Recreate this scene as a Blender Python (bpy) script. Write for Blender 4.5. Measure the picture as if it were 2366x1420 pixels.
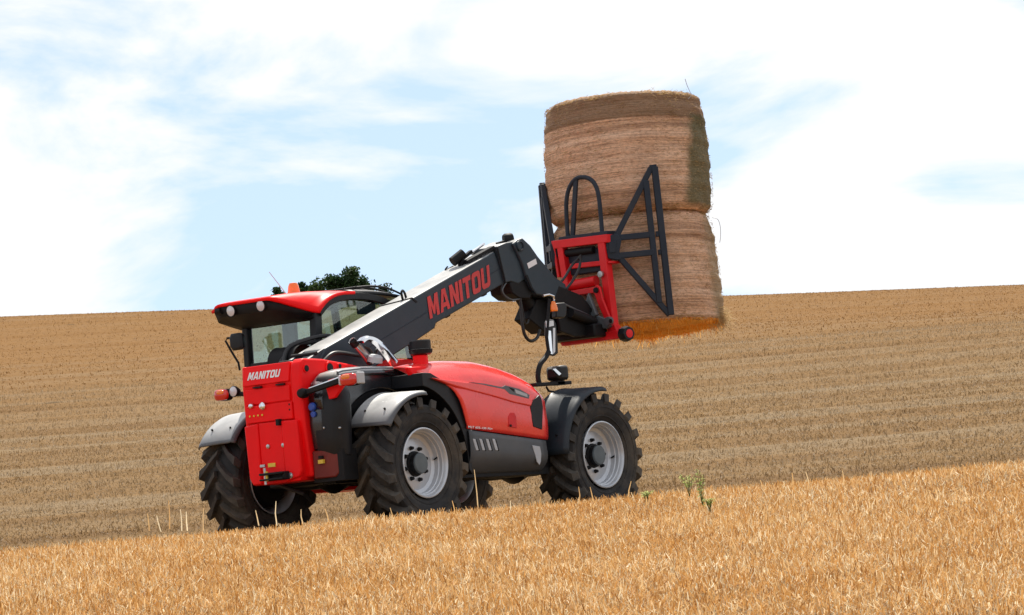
import bpy, bmesh, math, random
import numpy as np
from mathutils import Vector, Matrix

# ------------------------------------------------------------------ scene
for o in list(bpy.data.objects):
    bpy.data.objects.remove(o, do_unlink=True)
SC = bpy.context.scene
COL = SC.collection
random.seed(7)
RNG = np.random.default_rng(11)
R = math.radians

# ------------------------------------------------------------------ camera
# world frame = the machine's own frame: x forward, y left, z up, rear axle over the origin
CW, CH, CF = 2366.0, 1420.0, 10000.0
CAM = np.array([-31.770, -27.2035, -0.7467])
AZ, EL, RO = 0.6636, 0.0670, -0.0867
_f = np.array([math.cos(EL)*math.cos(AZ), math.cos(EL)*math.sin(AZ), math.sin(EL)])
_r = np.cross(_f, [0, 0, 1.0]); _r /= np.linalg.norm(_r)
_u = np.cross(_r, _f)
CR = _r*math.cos(RO) + _u*math.sin(RO)
CU = -_r*math.sin(RO) + _u*math.cos(RO)
cam = bpy.data.cameras.new('camera')
cam.sensor_width = 36.0
cam.lens = CF*36.0/CW
cam.clip_start = 0.5
cam.clip_end = 6000
camo = bpy.data.objects.new('camera', cam)
COL.objects.link(camo)
M = Matrix.Identity(4)
for i in range(3):
    M[i][0] = CR[i]; M[i][1] = CU[i]; M[i][2] = -_f[i]; M[i][3] = CAM[i]
camo.matrix_world = M
SC.camera = camo

# ------------------------------------------------------------------ world, sun, exposure
SUN_AZ, SUN_EL = R(30), R(57)
w = bpy.data.worlds.new('World'); SC.world = w; w.use_nodes = True
nt = w.node_tree; nt.nodes.clear()
def N(t, **k):
    n = nt.nodes.new(t)
    for a, b in k.items(): setattr(n, a, b)
    return n
wo = N('ShaderNodeOutputWorld'); bg = N('ShaderNodeBackground')
sky = N('ShaderNodeTexSky', sky_type='NISHITA'); sky.sun_disc = False
sky.sun_elevation = SUN_EL; sky.sun_rotation = math.pi/2 - SUN_AZ
sky.air_density = 1.0; sky.dust_density = 0.4; sky.ozone_density = 1.5
tc = N('ShaderNodeTexCoord'); mp = N('ShaderNodeMapping'); mp.vector_type = 'POINT'
mp.inputs['Scale'].default_value = (1.0, 1.0, 2.6)
mp.inputs['Location'].default_value = (2.9, 1.69, 0.18)
n1 = N('ShaderNodeTexNoise'); n1.inputs['Scale'].default_value = 11.0; n1.inputs['Detail'].default_value = 9; n1.inputs['Roughness'].default_value = 0.56
n1.inputs['Distortion'].default_value = 0.35
rp = N('ShaderNodeValToRGB'); rp.color_ramp.elements[0].position = 0.40; rp.color_ramp.elements[1].position = 0.53
rp.color_ramp.elements[0].color = (0.20, 0.20, 0.20, 1); rp.color_ramp.elements[1].color = (1, 1, 1, 1)
mx = N('ShaderNodeMixRGB'); mx.inputs[2].default_value = (7.2, 7.3, 7.45, 1)
nt.links.new(tc.outputs['Generated'], mp.inputs['Vector']); nt.links.new(mp.outputs[0], n1.inputs['Vector'])
nt.links.new(n1.outputs['Fac'], rp.inputs[0]); nt.links.new(rp.outputs[0], mx.inputs[0])
sv = N('ShaderNodeVectorMath', operation='MULTIPLY_ADD'); sv.inputs[1].default_value = (1, 1, .8); sv.inputs[2].default_value = (0, 0, .12)
sn = N('ShaderNodeVectorMath', operation='NORMALIZE')
nt.links.new(tc.outputs['Generated'], sv.inputs[0]); nt.links.new(sv.outputs[0], sn.inputs[0]); nt.links.new(sn.outputs[0], sky.inputs['Vector'])
nt.links.new(sky.outputs[0], mx.inputs[1]); nt.links.new(mx.outputs[0], bg.inputs[0])
bg.inputs[1].default_value = 0.07
nt.links.new(bg.outputs[0], wo.inputs[0])

sd = Vector((math.cos(SUN_EL)*math.cos(SUN_AZ), math.cos(SUN_EL)*math.sin(SUN_AZ), math.sin(SUN_EL)))
sl = bpy.data.lights.new('sun', 'SUN'); sl.energy = 3.6; sl.angle = R(0.6); sl.color = (1.0, 0.94, 0.84)
so = bpy.data.objects.new('sun', sl); COL.objects.link(so)
so.rotation_euler = sd.to_track_quat('Z', 'Y').to_euler(); so.location = (0, 0, 40)
SC.view_settings.view_transform = 'Standard'; SC.view_settings.look = 'None'
SC.view_settings.gamma = 1.0; SC.view_settings.use_curve_mapping = False
SC.view_settings.exposure = 1.03

# ------------------------------------------------------------------ helpers
def U(px, py, ax, val):
    """photo pixel -> point of the place on the plane ax = val"""
    d = _f + CR*(px-CW/2)/CF + CU*(CH/2-py)/CF
    i = 'xyz'.index(ax); s = (val-CAM[i])/d[i]
    return Vector(CAM + s*d)
def UP(px, py, p0, n):
    d = _f + CR*(px-CW/2)/CF + CU*(CH/2-py)/CF
    n = np.array(n); s = (n @ (np.array(p0)-CAM))/(n @ d)
    return Vector(CAM + s*d)
def UD(px, py, depth):
    d = _f + CR*(px-CW/2)/CF + CU*(CH/2-py)/CF
    s = depth/math.hypot(d[0], d[1])
    return Vector(CAM + s*d)

def tag(o, label=None, cat=None, group=None, kind=None):
    if label: o['label'] = label
    if cat: o['category'] = cat
    if group: o['group'] = group
    if kind: o['kind'] = kind
    return o
def empty(name, loc=(0, 0, 0)):
    o = bpy.data.objects.new(name, None); COL.objects.link(o); o.location = loc
    o.empty_display_size = 0.3
    return o
def link(name, me, mat, parent=None, smooth=35, bevel=0.0, seg=2, solid=0.0, label=None):
    me.materials.clear()
    for m_ in (mat if isinstance(mat, (list, tuple)) else [mat]): me.materials.append(m_)
    o = bpy.data.objects.new(name, me); COL.objects.link(o)
    if parent: o.parent = parent
    if smooth:
        me.polygons.foreach_set('use_smooth', [True]*len(me.polygons))
        try: me.set_sharp_from_angle(angle=R(smooth))
        except Exception: pass
    if solid:
        s = o.modifiers.new('solid', 'SOLIDIFY'); s.thickness = solid; s.offset = 0
    if bevel:
        b = o.modifiers.new('bevel', 'BEVEL'); b.width = bevel; b.segments = seg; b.limit_method = 'ANGLE'; b.angle_limit = R(30)
        b.harden_normals = False
    if label: o['label'] = label
    return o
class MB:
    def __init__(s): s.v = []; s.f = []
    def add(s, v, f):
        b = len(s.v); s.v += [tuple(p) for p in v]; s.f += [tuple(i+b for i in q) for q in f]; return s
    def box(s, x0, x1, y0, y1, z0, z1):
        v = [(x, y, z) for x in (x0, x1) for y in (y0, y1) for z in (z0, z1)]
        return s.add(v, [(0, 1, 3, 2), (4, 6, 7, 5), (0, 4, 5, 1), (2, 3, 7, 6), (0, 2, 6, 4), (1, 5, 7, 3)])
    def bar(s, a, b, wd, ht, up=(0, 0, 1)):
        a = Vector(a); b = Vector(b); d = (b-a).normalized(); u = Vector(up)
        sx = d.cross(u)
        if sx.length < 1e-4: sx = d.cross(Vector((1, 0, 0)))
        sx.normalize(); u = sx.cross(d).normalized()
        v = []
        for p in (a, b):
            for i, j in ((-1, -1), (1, -1), (1, 1), (-1, 1)): v.append(p + sx*(wd/2*i) + u*(ht/2*j))
        return s.add(v, [(3, 2, 1, 0), (4, 5, 6, 7), (0, 1, 5, 4), (1, 2, 6, 5), (2, 3, 7, 6), (3, 0, 4, 7)])
    def prism(s, poly, vec):
        n = len(poly); vec = Vector(vec); p = [Vector(q) for q in poly]
        nr = Vector((0, 0, 0))
        for i in range(n): nr += p[i].cross(p[(i+1) % n])
        if nr.dot(vec) > 0: p.reverse()
        v = p + [q+vec for q in p]
        f = [tuple(range(n)), tuple(range(2*n-1, n-1, -1))] + [(i, i+n, (i+1) % n+n, (i+1) % n) for i in range(n)]
        return s.add(v, f)
    def tube(s, path, r, n=10, cap=True):
        P = [Vector(p) for p in path]; rs = r if isinstance(r, (list, tuple)) else [r]*len(P)
        T = []
        for i in range(len(P)):
            T.append((P[min(i+1, len(P)-1)]-P[max(i-1, 0)]).normalized())
        a = Vector((0, 0, 1)) if abs(T[0].z) < .9 else Vector((1, 0, 0))
        nx = (a - T[0]*a.dot(T[0])).normalized(); v = []
        for i in range(len(P)):
            nx = (nx - T[i]*nx.dot(T[i])).normalized(); ny = T[i].cross(nx)
            for k in range(n):
                c = 2*math.pi*k/n; v.append(P[i] + (nx*math.cos(c)+ny*math.sin(c))*rs[i])
        f = [(i*n+k, i*n+(k+1) % n, (i+1)*n+(k+1) % n, (i+1)*n+k) for i in range(len(P)-1) for k in range(n)]
        if cap: f += [tuple(range(n-1, -1, -1)), tuple((len(P)-1)*n+k for k in range(n))]
        return s.add(v, f)
    def lathe(s, prof, c, axis, n=32, a0=0, a1=2*math.pi):
        """prof: (along, radius)"""
        c = Vector(c); ax = Vector(axis).normalized()
        a = Vector((0, 0, 1)) if abs(ax.z) < .9 else Vector((1, 0, 0))
        e1 = (a-ax*a.dot(ax)).normalized(); e2 = ax.cross(e1)
        full = abs(a1-a0-2*math.pi) < 1e-6; m = n if full else n+1; v = []
        for (h, r) in prof:
            for k in range(m):
                t = a0+(a1-a0)*k/n; v.append(c+ax*h+(e1*math.cos(t)+e2*math.sin(t))*r)
        f = []
        for i in range(len(prof)-1):
            for k in range(n if full else m-1):
                k2 = (k+1) % m
                f.append((i*m+k, i*m+k2, (i+1)*m+k2, (i+1)*m+k))
        return s.add(v, f)
    def loft(s, rings, closed=False, caps=False):
        n = len(rings[0]); v = [p for r_ in rings for p in r_]
        f = [(i*n+k, i*n+(k+1) % n, (i+1)*n+(k+1) % n, (i+1)*n+k) for i in range(len(rings)-1) for k in range(n if closed else n-1)]
        if caps: f += [tuple(range(n-1, -1, -1)), tuple((len(rings)-1)*n+k for k in range(n))]
        return s.add(v, f)
    def mesh(s, name, fix=True):
        me = bpy.data.meshes.new(name); me.from_pydata([tuple(p) for p in s.v], [], s.f); me.update()
        if fix:
            bm = bmesh.new(); bm.from_mesh(me); bmesh.ops.recalc_face_normals(bm, faces=bm.faces); bm.to_mesh(me); bm.free()
        return me
    def build(s, name, mat, parent=None, **k):
        return link(name, s.mesh(name), mat, parent, **k)
def smooth_path(P, sub=6):
    P = [Vector(p) for p in P]; out = []
    for i in range(len(P)-1):
        p0, p1, p2, p3 = P[max(i-1, 0)], P[i], P[i+1], P[min(i+2, len(P)-1)]
        for k in range(sub):
            t = k/sub
            out.append(0.5*((2*p1)+(p2-p0)*t+(2*p0-5*p1+4*p2-p3)*t*t+(3*p1-p0-3*p2+p3)*t**3))
    out.append(P[-1]); return out
GLYPH = {'M': (1.0, [[(0, 0), (.27, 0), (.27, .56), (.42, .12), (.58, .12), (.73, .56), (.73, 0), (1, 0), (1, 1), (.69, 1), (.5, .47), (.31, 1), (0, 1)]]),
 'A': (.96, [[(0, 0), (.27, 0), (.31, .18), (.48, .18), (.48, .38), (.36, .38), (.48, .78), (.48, 1), (.30, 1)], [(.96, 0), (.66, 1), (.48, 1), (.48, .78), (.60, .38), (.48, .38), (.48, .18), (.65, .18), (.69, 0)]]),
 'N': (.86, [[(0, 0), (.27, 0), (.27, .56), (.57, 0), (.86, 0), (.86, 1), (.59, 1), (.59, .44), (.29, 1), (0, 1)]]),
 'I': (.28, [[(0, 0), (.28, 0), (.28, 1), (0, 1)]]),
 'T': (.80, [[(.26, 0), (.54, 0), (.54, .77), (.8, .77), (.8, 1), (0, 1), (0, .77), (.26, .77)]]),
 'O': (.86, [[(.43, 0), (.18, 0), (.05, .06), (0, .2), (0, .8), (.05, .94), (.18, 1), (.43, 1), (.43, .77), (.31, .77), (.27, .72), (.27, .28), (.31, .23), (.43, .23)], [(.43, 0), (.43, .23), (.55, .23), (.59, .28), (.59, .72), (.55, .77), (.43, .77), (.43, 1), (.68, 1), (.81, .94), (.86, .8), (.86, .2), (.81, .06), (.68, 0)]]),
 'U': (.86, [[(0, 1), (0, .2), (.05, .06), (.18, 0), (.68, 0), (.81, .06), (.86, .2), (.86, 1), (.59, 1), (.59, .28), (.55, .23), (.31, .23), (.27, .28), (.27, 1)]])}
def map_text(name, V, faces, bl, br, tr, tl, mat, parent, off):
    V = np.array(V, float); lo = V.min(0); hi = V.max(0)
    bl, br, tr, tl = [np.array(q) for q in (bl, br, tr, tl)]
    n = np.cross(br-bl, tl-bl); n /= np.linalg.norm(n)
    a = ((V[:, 0]-lo[0])/(hi[0]-lo[0]))[:, None]; b = ((V[:, 1]-lo[1])/(hi[1]-lo[1]))[:, None]
    Q = bl*(1-a)*(1-b)+br*a*(1-b)+tr*a*b+tl*(1-a)*b + n*off
    me = bpy.data.meshes.new(name); me.from_pydata(Q.tolist(), [], faces); me.update()
    return link(name, me, mat, parent, smooth=0)
def block_text(name, txt, bl, br, tr, tl, mat, parent, off=.004, shear=0.0, gap=.10):
    V = []; F = []; x = 0
    for ch in txt:
        w_, polys = GLYPH[ch]
        for p in polys:
            b = len(V); V += [(x+q[0]+shear*q[1], q[1]) for q in p]; F.append(tuple(range(b, b+len(p))))
        x += w_+gap
    return map_text(name, V, F, bl, br, tr, tl, mat, parent, off)
def text_on(name, txt, bl, br, tr, tl, mat, parent, off=0.004, bold=0.035):
    c = bpy.data.curves.new(name, 'FONT'); c.body = txt; c.offset = bold; c.resolution_u = 3; c.space_character = 1.12
    t = bpy.data.objects.new(name, c); COL.objects.link(t)
    dg = bpy.context.evaluated_depsgraph_get()
    me = bpy.data.meshes.new_from_object(t.evaluated_get(dg)); bpy.data.objects.remove(t)
    V = [v.co[:2] for v in me.vertices]; F = [tuple(p.vertices) for p in me.polygons]
    return map_text(name, V, F, bl, br, tr, tl, mat, parent, off)

# ------------------------------------------------------------------ materials
def mat(name, col, rough=0.5, metal=0.0, spec=0.5, var=0.12, vscale=6.0, bump=0.0, bscale=60.0, coat=0.0, dust=0.0, topglare=0.0, scol=(.40, .38, .35), slo=.55, shi=.95):
    m = bpy.data.materials.new(name); m.use_nodes = True; t = m.node_tree; b = t.nodes['Principled BSDF']
    b.inputs['Roughness'].default_value = rough; b.inputs['Metallic'].default_value = metal
    b.inputs['Specular IOR Level'].default_value = spec
    b.inputs['Coat Weight'].default_value = coat; b.inputs['Coat Roughness'].default_value = 0.12
    tx = t.nodes.new('ShaderNodeTexCoord'); n = t.nodes.new('ShaderNodeTexNoise')
    n.inputs['Scale'].default_value = vscale; n.inputs['Detail'].default_value = 6
    t.links.new(tx.outputs['Object'], n.inputs['Vector'])
    r = t.nodes.new('ShaderNodeValToRGB'); r.color_ramp.elements[0].position = .3; r.color_ramp.elements[1].position = .7
    r.color_ramp.elements[0].color = (*[c*(1-var) for c in col], 1); r.color_ramp.elements[1].color = (*[min(1, c*(1+var)) for c in col], 1)
    t.links.new(n.outputs['Fac'], r.inputs[0]); out = r.outputs[0]
    if dust:
        n2 = t.nodes.new('ShaderNodeTexNoise'); n2.inputs['Scale'].default_value = 2.3; n2.inputs['Detail'].default_value = 8; n2.inputs['Roughness'].default_value = .65
        t.links.new(tx.outputs['Object'], n2.inputs['Vector'])
        mr = t.nodes.new('ShaderNodeMapRange'); mr.inputs[1].default_value = .45; mr.inputs[2].default_value = .8; mr.inputs[4].default_value = dust
        t.links.new(n2.outputs['Fac'], mr.inputs[0])
        mxx = t.nodes.new('ShaderNodeMixRGB'); mxx.inputs[2].default_value = (.30, .23, .15, 1)
        t.links.new(mr.outputs[0], mxx.inputs[0]); t.links.new(out, mxx.inputs[1]); out = mxx.outputs[0]
    if topglare:  # upward faces painted paler: sun and sky glare put into the colour
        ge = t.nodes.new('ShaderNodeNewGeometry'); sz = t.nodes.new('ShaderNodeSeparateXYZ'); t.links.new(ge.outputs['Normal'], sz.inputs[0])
        m4 = t.nodes.new('ShaderNodeMapRange'); m4.interpolation_type = 'SMOOTHSTEP'; m4.inputs[1].default_value = slo; m4.inputs[2].default_value = shi; m4.inputs[4].default_value = topglare
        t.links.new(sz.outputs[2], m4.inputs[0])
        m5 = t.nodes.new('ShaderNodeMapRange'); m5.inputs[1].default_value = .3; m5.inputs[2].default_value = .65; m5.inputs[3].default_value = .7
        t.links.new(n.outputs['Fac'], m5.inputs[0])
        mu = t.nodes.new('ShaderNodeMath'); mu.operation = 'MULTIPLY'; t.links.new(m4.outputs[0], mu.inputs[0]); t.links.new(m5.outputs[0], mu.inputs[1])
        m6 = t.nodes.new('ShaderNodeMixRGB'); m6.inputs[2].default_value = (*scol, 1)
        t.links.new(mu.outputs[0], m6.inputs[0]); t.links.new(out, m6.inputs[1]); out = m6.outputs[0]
    t.links.new(out, b.inputs['Base Color'])
    mr2 = t.nodes.new('ShaderNodeMapRange'); mr2.inputs[3].default_value = max(.02, rough-.07); mr2.inputs[4].default_value = min(1, rough+.1)
    t.links.new(n.outputs['Fac'], mr2.inputs[0]); t.links.new(mr2.outputs[0], b.inputs['Roughness'])
    if bump:
        n3 = t.nodes.new('ShaderNodeTexNoise'); n3.inputs['Scale'].default_value = bscale; n3.inputs['Detail'].default_value = 4
        t.links.new(tx.outputs['Object'], n3.inputs['Vector'])
        bu = t.nodes.new('ShaderNodeBump'); bu.inputs['Strength'].default_value = bump; bu.inputs['Distance'].default_value = .01
        t.links.new(n3.outputs['Fac'], bu.inputs['Height']); t.links.new(bu.outputs[0], b.inputs['Normal'])
    return m
def glass(name, tint, gl=0.10):
    m = bpy.data.materials.new(name); m.use_nodes = True; t = m.node_tree; t.nodes.clear()
    o = t.nodes.new('ShaderNodeOutputMaterial'); a = t.nodes.new('ShaderNodeBsdfTransparent'); g = t.nodes.new('ShaderNodeBsdfGlossy')
    a.inputs[0].default_value = (*tint, 1); g.inputs['Roughness'].default_value = .03
    lw = t.nodes.new('ShaderNodeLayerWeight'); lw.inputs[0].default_value = .5
    pw = t.nodes.new('ShaderNodeMath'); pw.operation = 'POWER'; pw.inputs[1].default_value = 4.0
    mm = t.nodes.new('ShaderNodeMath'); mm.operation = 'ADD'; mm.inputs[1].default_value = gl+.03; mm.use_clamp = True
    mi = t.nodes.new('ShaderNodeMixShader')
    t.links.new(lw.outputs['Facing'], pw.inputs[0]); t.links.new(pw.outputs[0], mm.inputs[0]); t.links.new(mm.outputs[0], mi.inputs[0])
    t.links.new(a.outputs[0], mi.inputs[1]); t.links.new(g.outputs[0], mi.inputs[2]); t.links.new(mi.outputs[0], o.inputs[0])
    return m
RED = mat('red_paint', (.88, .006, .008), .42, spec=.16, var=.05, dust=.012)
REDB = mat('red_bonnet_paint', (.86, .040, .032), .26, spec=.5, var=.06, coat=.6, dust=.06)
REDD = mat('red_implement_paint', (.66, .008, .012), .40, spec=.35, var=.08, dust=.04)
REDK = mat('tank_dark_red', (.16, .014, .010), .5, spec=.3, var=.15, dust=.08)  # darker red than the frame, used for the tank box
BLK = mat('black_plastic', (.0085, .0095, .012), .42, spec=.28, var=.2, bump=.06, dust=.03, topglare=.55)
BLKT = mat('black_gloss_plastic', (.010, .011, .014), .22, spec=.5, var=.15, coat=.5, topglare=.9, scol=(.60, .60, .60), slo=.35, shi=.75)  # white glare on the shoulder is painted in by the upward normal
BLKM = mat('black_matt', (.006, .006, .007), .6, spec=.25, var=.3, bump=.1)
GREY = mat('fender_plastic', (.075, .080, .090), .38, var=.1, bump=.04, bscale=140, dust=.08, topglare=.9, scol=(.46, .46, .45), slo=.50, shi=.82)  # sunlit tops painted pale grey by the upward normal
GREYF = mat('front_fender_plastic', (.018, .025, .034), .45, spec=.3, var=.1, bump=.04, bscale=140, dust=.05)
SKIRT = mat('side_skirt_plastic', (.070, .074, .080), .48, spec=.4, var=.12, dust=.12)
BOOM = mat('boom_paint', (.024, .038, .052), .42, spec=.30, var=.12, dust=.05, topglare=.8, scol=(.50, .49, .47))  # bright sky reflection on the boom top is painted into the colour
ARM = mat('clamp_paint', (.016, .023, .036), .45, spec=.25, var=.15, dust=.06)
TYRE = mat('tyre_rubber', (.026, .025, .025), .78, spec=.3, var=.3, vscale=9, bump=.15, bscale=90, dust=.36)
RIM = mat('rim_paint', (.54, .56, .59), .30, metal=.35, var=.08, dust=.25)
HUB = mat('hub_paint', (.085, .105, .115), .45, var=.2)
STEEL = mat('bare_steel', (.45, .45, .46), .28, metal=.9, var=.15)
CHROME = mat('bright_steel', (.75, .76, .78), .12, metal=1.0, var=.06)
DSTEEL = mat('grey_steel', (.11, .12, .13), .42, metal=.3, var=.2)
WHITE = mat('white_print', (.78, .78, .80), .45, var=.03)
DECAL = mat('red_print', (.55, .028, .025), .42, var=.10, vscale=14)
YEL = mat('yellow_print', (.75, .52, .05), .45, var=.1)
BLUE = mat('blue_cap', (.02, .07, .38), .4, var=.1)
LENSR = mat('red_lens', (.62, .02, .015), .15, var=.05, coat=.6)
LENSO = mat('orange_lens', (.85, .20, .01), .15, var=.05, coat=.6)
LENSW = mat('clear_lens', (.62, .64, .68), .14, var=.05, coat=.6)
BEACON = mat('orange_beacon', (.88, .19, .01), .2, var=.05, coat=.5)
SEAT = mat('seat_fabric', (.02, .022, .026), .8, var=.2)
GLASS = glass('cab_glass', (.78, .92, .94), .07)
GLASSD = glass('tinted_glass', (.10, .12, .14), .12)
STICK = mat('grey_print', (.42, .43, .45), .5, var=.1)
MIRR = mat('mirror_glass', (.8, .82, .85), .04, metal=1.0, var=.01)
RUBB = mat('hose_rubber', (.012, .012, .013), .5, var=.2)

def straw_mat(name, cols, trans=.35, rough=.55):
    """colour by a per-stalk attribute"""
    m = bpy.data.materials.new(name); m.use_nodes = True; t = m.node_tree; t.nodes.clear()
    o = t.nodes.new('ShaderNodeOutputMaterial'); d = t.nodes.new('ShaderNodeBsdfPrincipled'); tr = t.nodes.new('ShaderNodeBsdfTranslucent')
    at = t.nodes.new('ShaderNodeAttribute'); at.attribute_name = 'tone'
    r = t.nodes.new('ShaderNodeValToRGB'); r.color_ramp.elements[0].color = (*cols[0], 1); r.color_ramp.elements[1].color = (*cols[-1], 1)
    for i, c in enumerate(cols[1:-1]):
        e = r.color_ramp.elements.new((i+1)/(len(cols)-1)); e.color = (*c, 1)
    mi = t.nodes.new('ShaderNodeMixShader'); mi.inputs[0].default_value = trans
    d.inputs['Roughness'].default_value = rough; d.inputs['Specular IOR Level'].default_value = .08
    t.links.new(at.outputs['Fac'], r.inputs[0]); t.links.new(r.outputs[0], d.inputs['Base Color']); t.links.new(r.outputs[0], tr.inputs[0])
    t.links.new(d.outputs[0], mi.inputs[1]); t.links.new(tr.outputs[0], mi.inputs[2]); t.links.new(mi.outputs[0], o.inputs[0])
    return m
STRAW = straw_mat('stubble_straw', [(.26, .11, .028), (.48, .225, .062), (.58, .31, .10), (.74, .50, .24), (.86, .75, .52)], .38)
STRAWF = straw_mat('far_stubble_straw', [(.150, .090, .040), (.205, .130, .060), (.240, .168, .094), (.285, .222, .150)], .42)
STRAWR = straw_mat('ridge_straw', [(.165, .086, .030), (.205, .108, .038), (.235, .130, .050), (.26, .16, .075)], .42)
STRAWB = straw_mat('bale_straw', [(.20, .12, .05), (.36, .23, .10), (.50, .34, .16), (.62, .47, .26)], .4)
STRAWO = straw_mat('hanging_straw', [(.60, .22, .025), (.92, .42, .055), (.96, .52, .10), (.95, .72, .32)], .6)  # orange carries the glow of light through the straw
LEAF = straw_mat('tree_leaves', [(.014, .032, .012), (.026, .054, .018), (.042, .078, .026), (.06, .10, .034)], .35, .5)
WEED = straw_mat('weed_leaves', [(.14, .20, .07), (.24, .32, .10), (.36, .42, .14), (.46, .50, .20)], .5, .5)
BARK = mat('bark', (.05, .038, .028), .85, var=.3, bump=.6, bscale=20)

def strips(name, A, B, C, Wd, tone, material, parent=None):
    """many thin blades A->B->C (arrays n,3), width vectors Wd (n,3), as one mesh"""
    n = len(A)
    V = np.empty((n, 6, 3)); V[:, 0] = A-Wd; V[:, 1] = A+Wd; V[:, 2] = B-Wd*.85; V[:, 3] = B+Wd*.85; V[:, 4] = C-Wd*.5; V[:, 5] = C+Wd*.5
    base = (np.arange(n)*6)[:, None]
    F = np.concatenate([base+np.array([0, 1, 3, 2]), base+np.array([2, 3, 5, 4])], 1).reshape(-1)
    me = bpy.data.meshes.new(name); me.vertices.add(n*6); me.vertices.foreach_set('co', V.ravel().astype(np.float32))
    me.loops.add(n*8); me.loops.foreach_set('vertex_index', F.astype(np.int32))
    me.polygons.add(n*2); me.polygons.foreach_set('loop_start', np.arange(n*2, dtype=np.int32)*4)
    try: me.polygons.foreach_set('loop_total', np.full(n*2, 4, np.int32))
    except Exception: pass
    me.update(calc_edges=True)
    a = me.attributes.new('tone', 'FLOAT', 'POINT'); a.data.foreach_set('value', np.repeat(np.clip(tone, 0, 1), 6).astype(np.float32))
    return link(name, me, material, parent, smooth=0)

# ------------------------------------------------------------------ terrain (local x = right of the lens, local y = away from it)
GROT = AZ - math.pi/2
def sstep(a, b, x):
    t = np.clip((x-a)/(b-a), 0, 1); return t*t*(3-2*t)
def terrain(s, v):
    s = np.asarray(s, float); v = np.asarray(v, float); k = .55
    near = -.062*k*np.logaddexp(0, (38.4-v)/k)
    near = near - .016*s*sstep(38.6, 33, v)*np.clip(1, 0, 1)
    near = np.maximum(near, -3.2) + .035*np.exp(-((v-37.9)/1.3)**2)
    # hill beyond: from v=57 up to the ridge at v=210
    hill = .0910*4.0*np.logaddexp(0, (v-55.5)/4.0) - .0910*1.17*8*np.logaddexp(0, (v-212)/8.0)
    hill = hill + .085*sstep(260, 320, v)*(v-260)*sstep(2000, 300, v)*0
    cf = -.056*s*sstep(56, 215, v)
    roll = .10*np.sin(v*.11+s*.03+.6)*sstep(62, 90, v) + .05*np.sin(s*.16+v*.05)*sstep(62, 90, v)
    dip = -.22*sstep(49.5, 54, v)*sstep(62, 56, v)
    return near + hill + cf + roll + dip
def band(s, v):
    q = v+.035*s+.5*np.sin(s*.06+v*.02)
    a_ = .75+.45*np.sin(s*.19+v*.13)*np.sin(v*.31-s*.05)
    return a_*(.42*np.sin(q*2*math.pi/5.3)+.28*np.sin(q*2*math.pi/2.35+1.1)+.34*np.sin(q*2*math.pi/11.7+2.0+.4*np.sin(s*.05)))
def g2w(s, v, z):
    c, n = math.cos(GROT), math.sin(GROT)
    return np.stack([CAM[0]+s*c-v*n, CAM[1]+s*n+v*c, z], -1)
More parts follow.
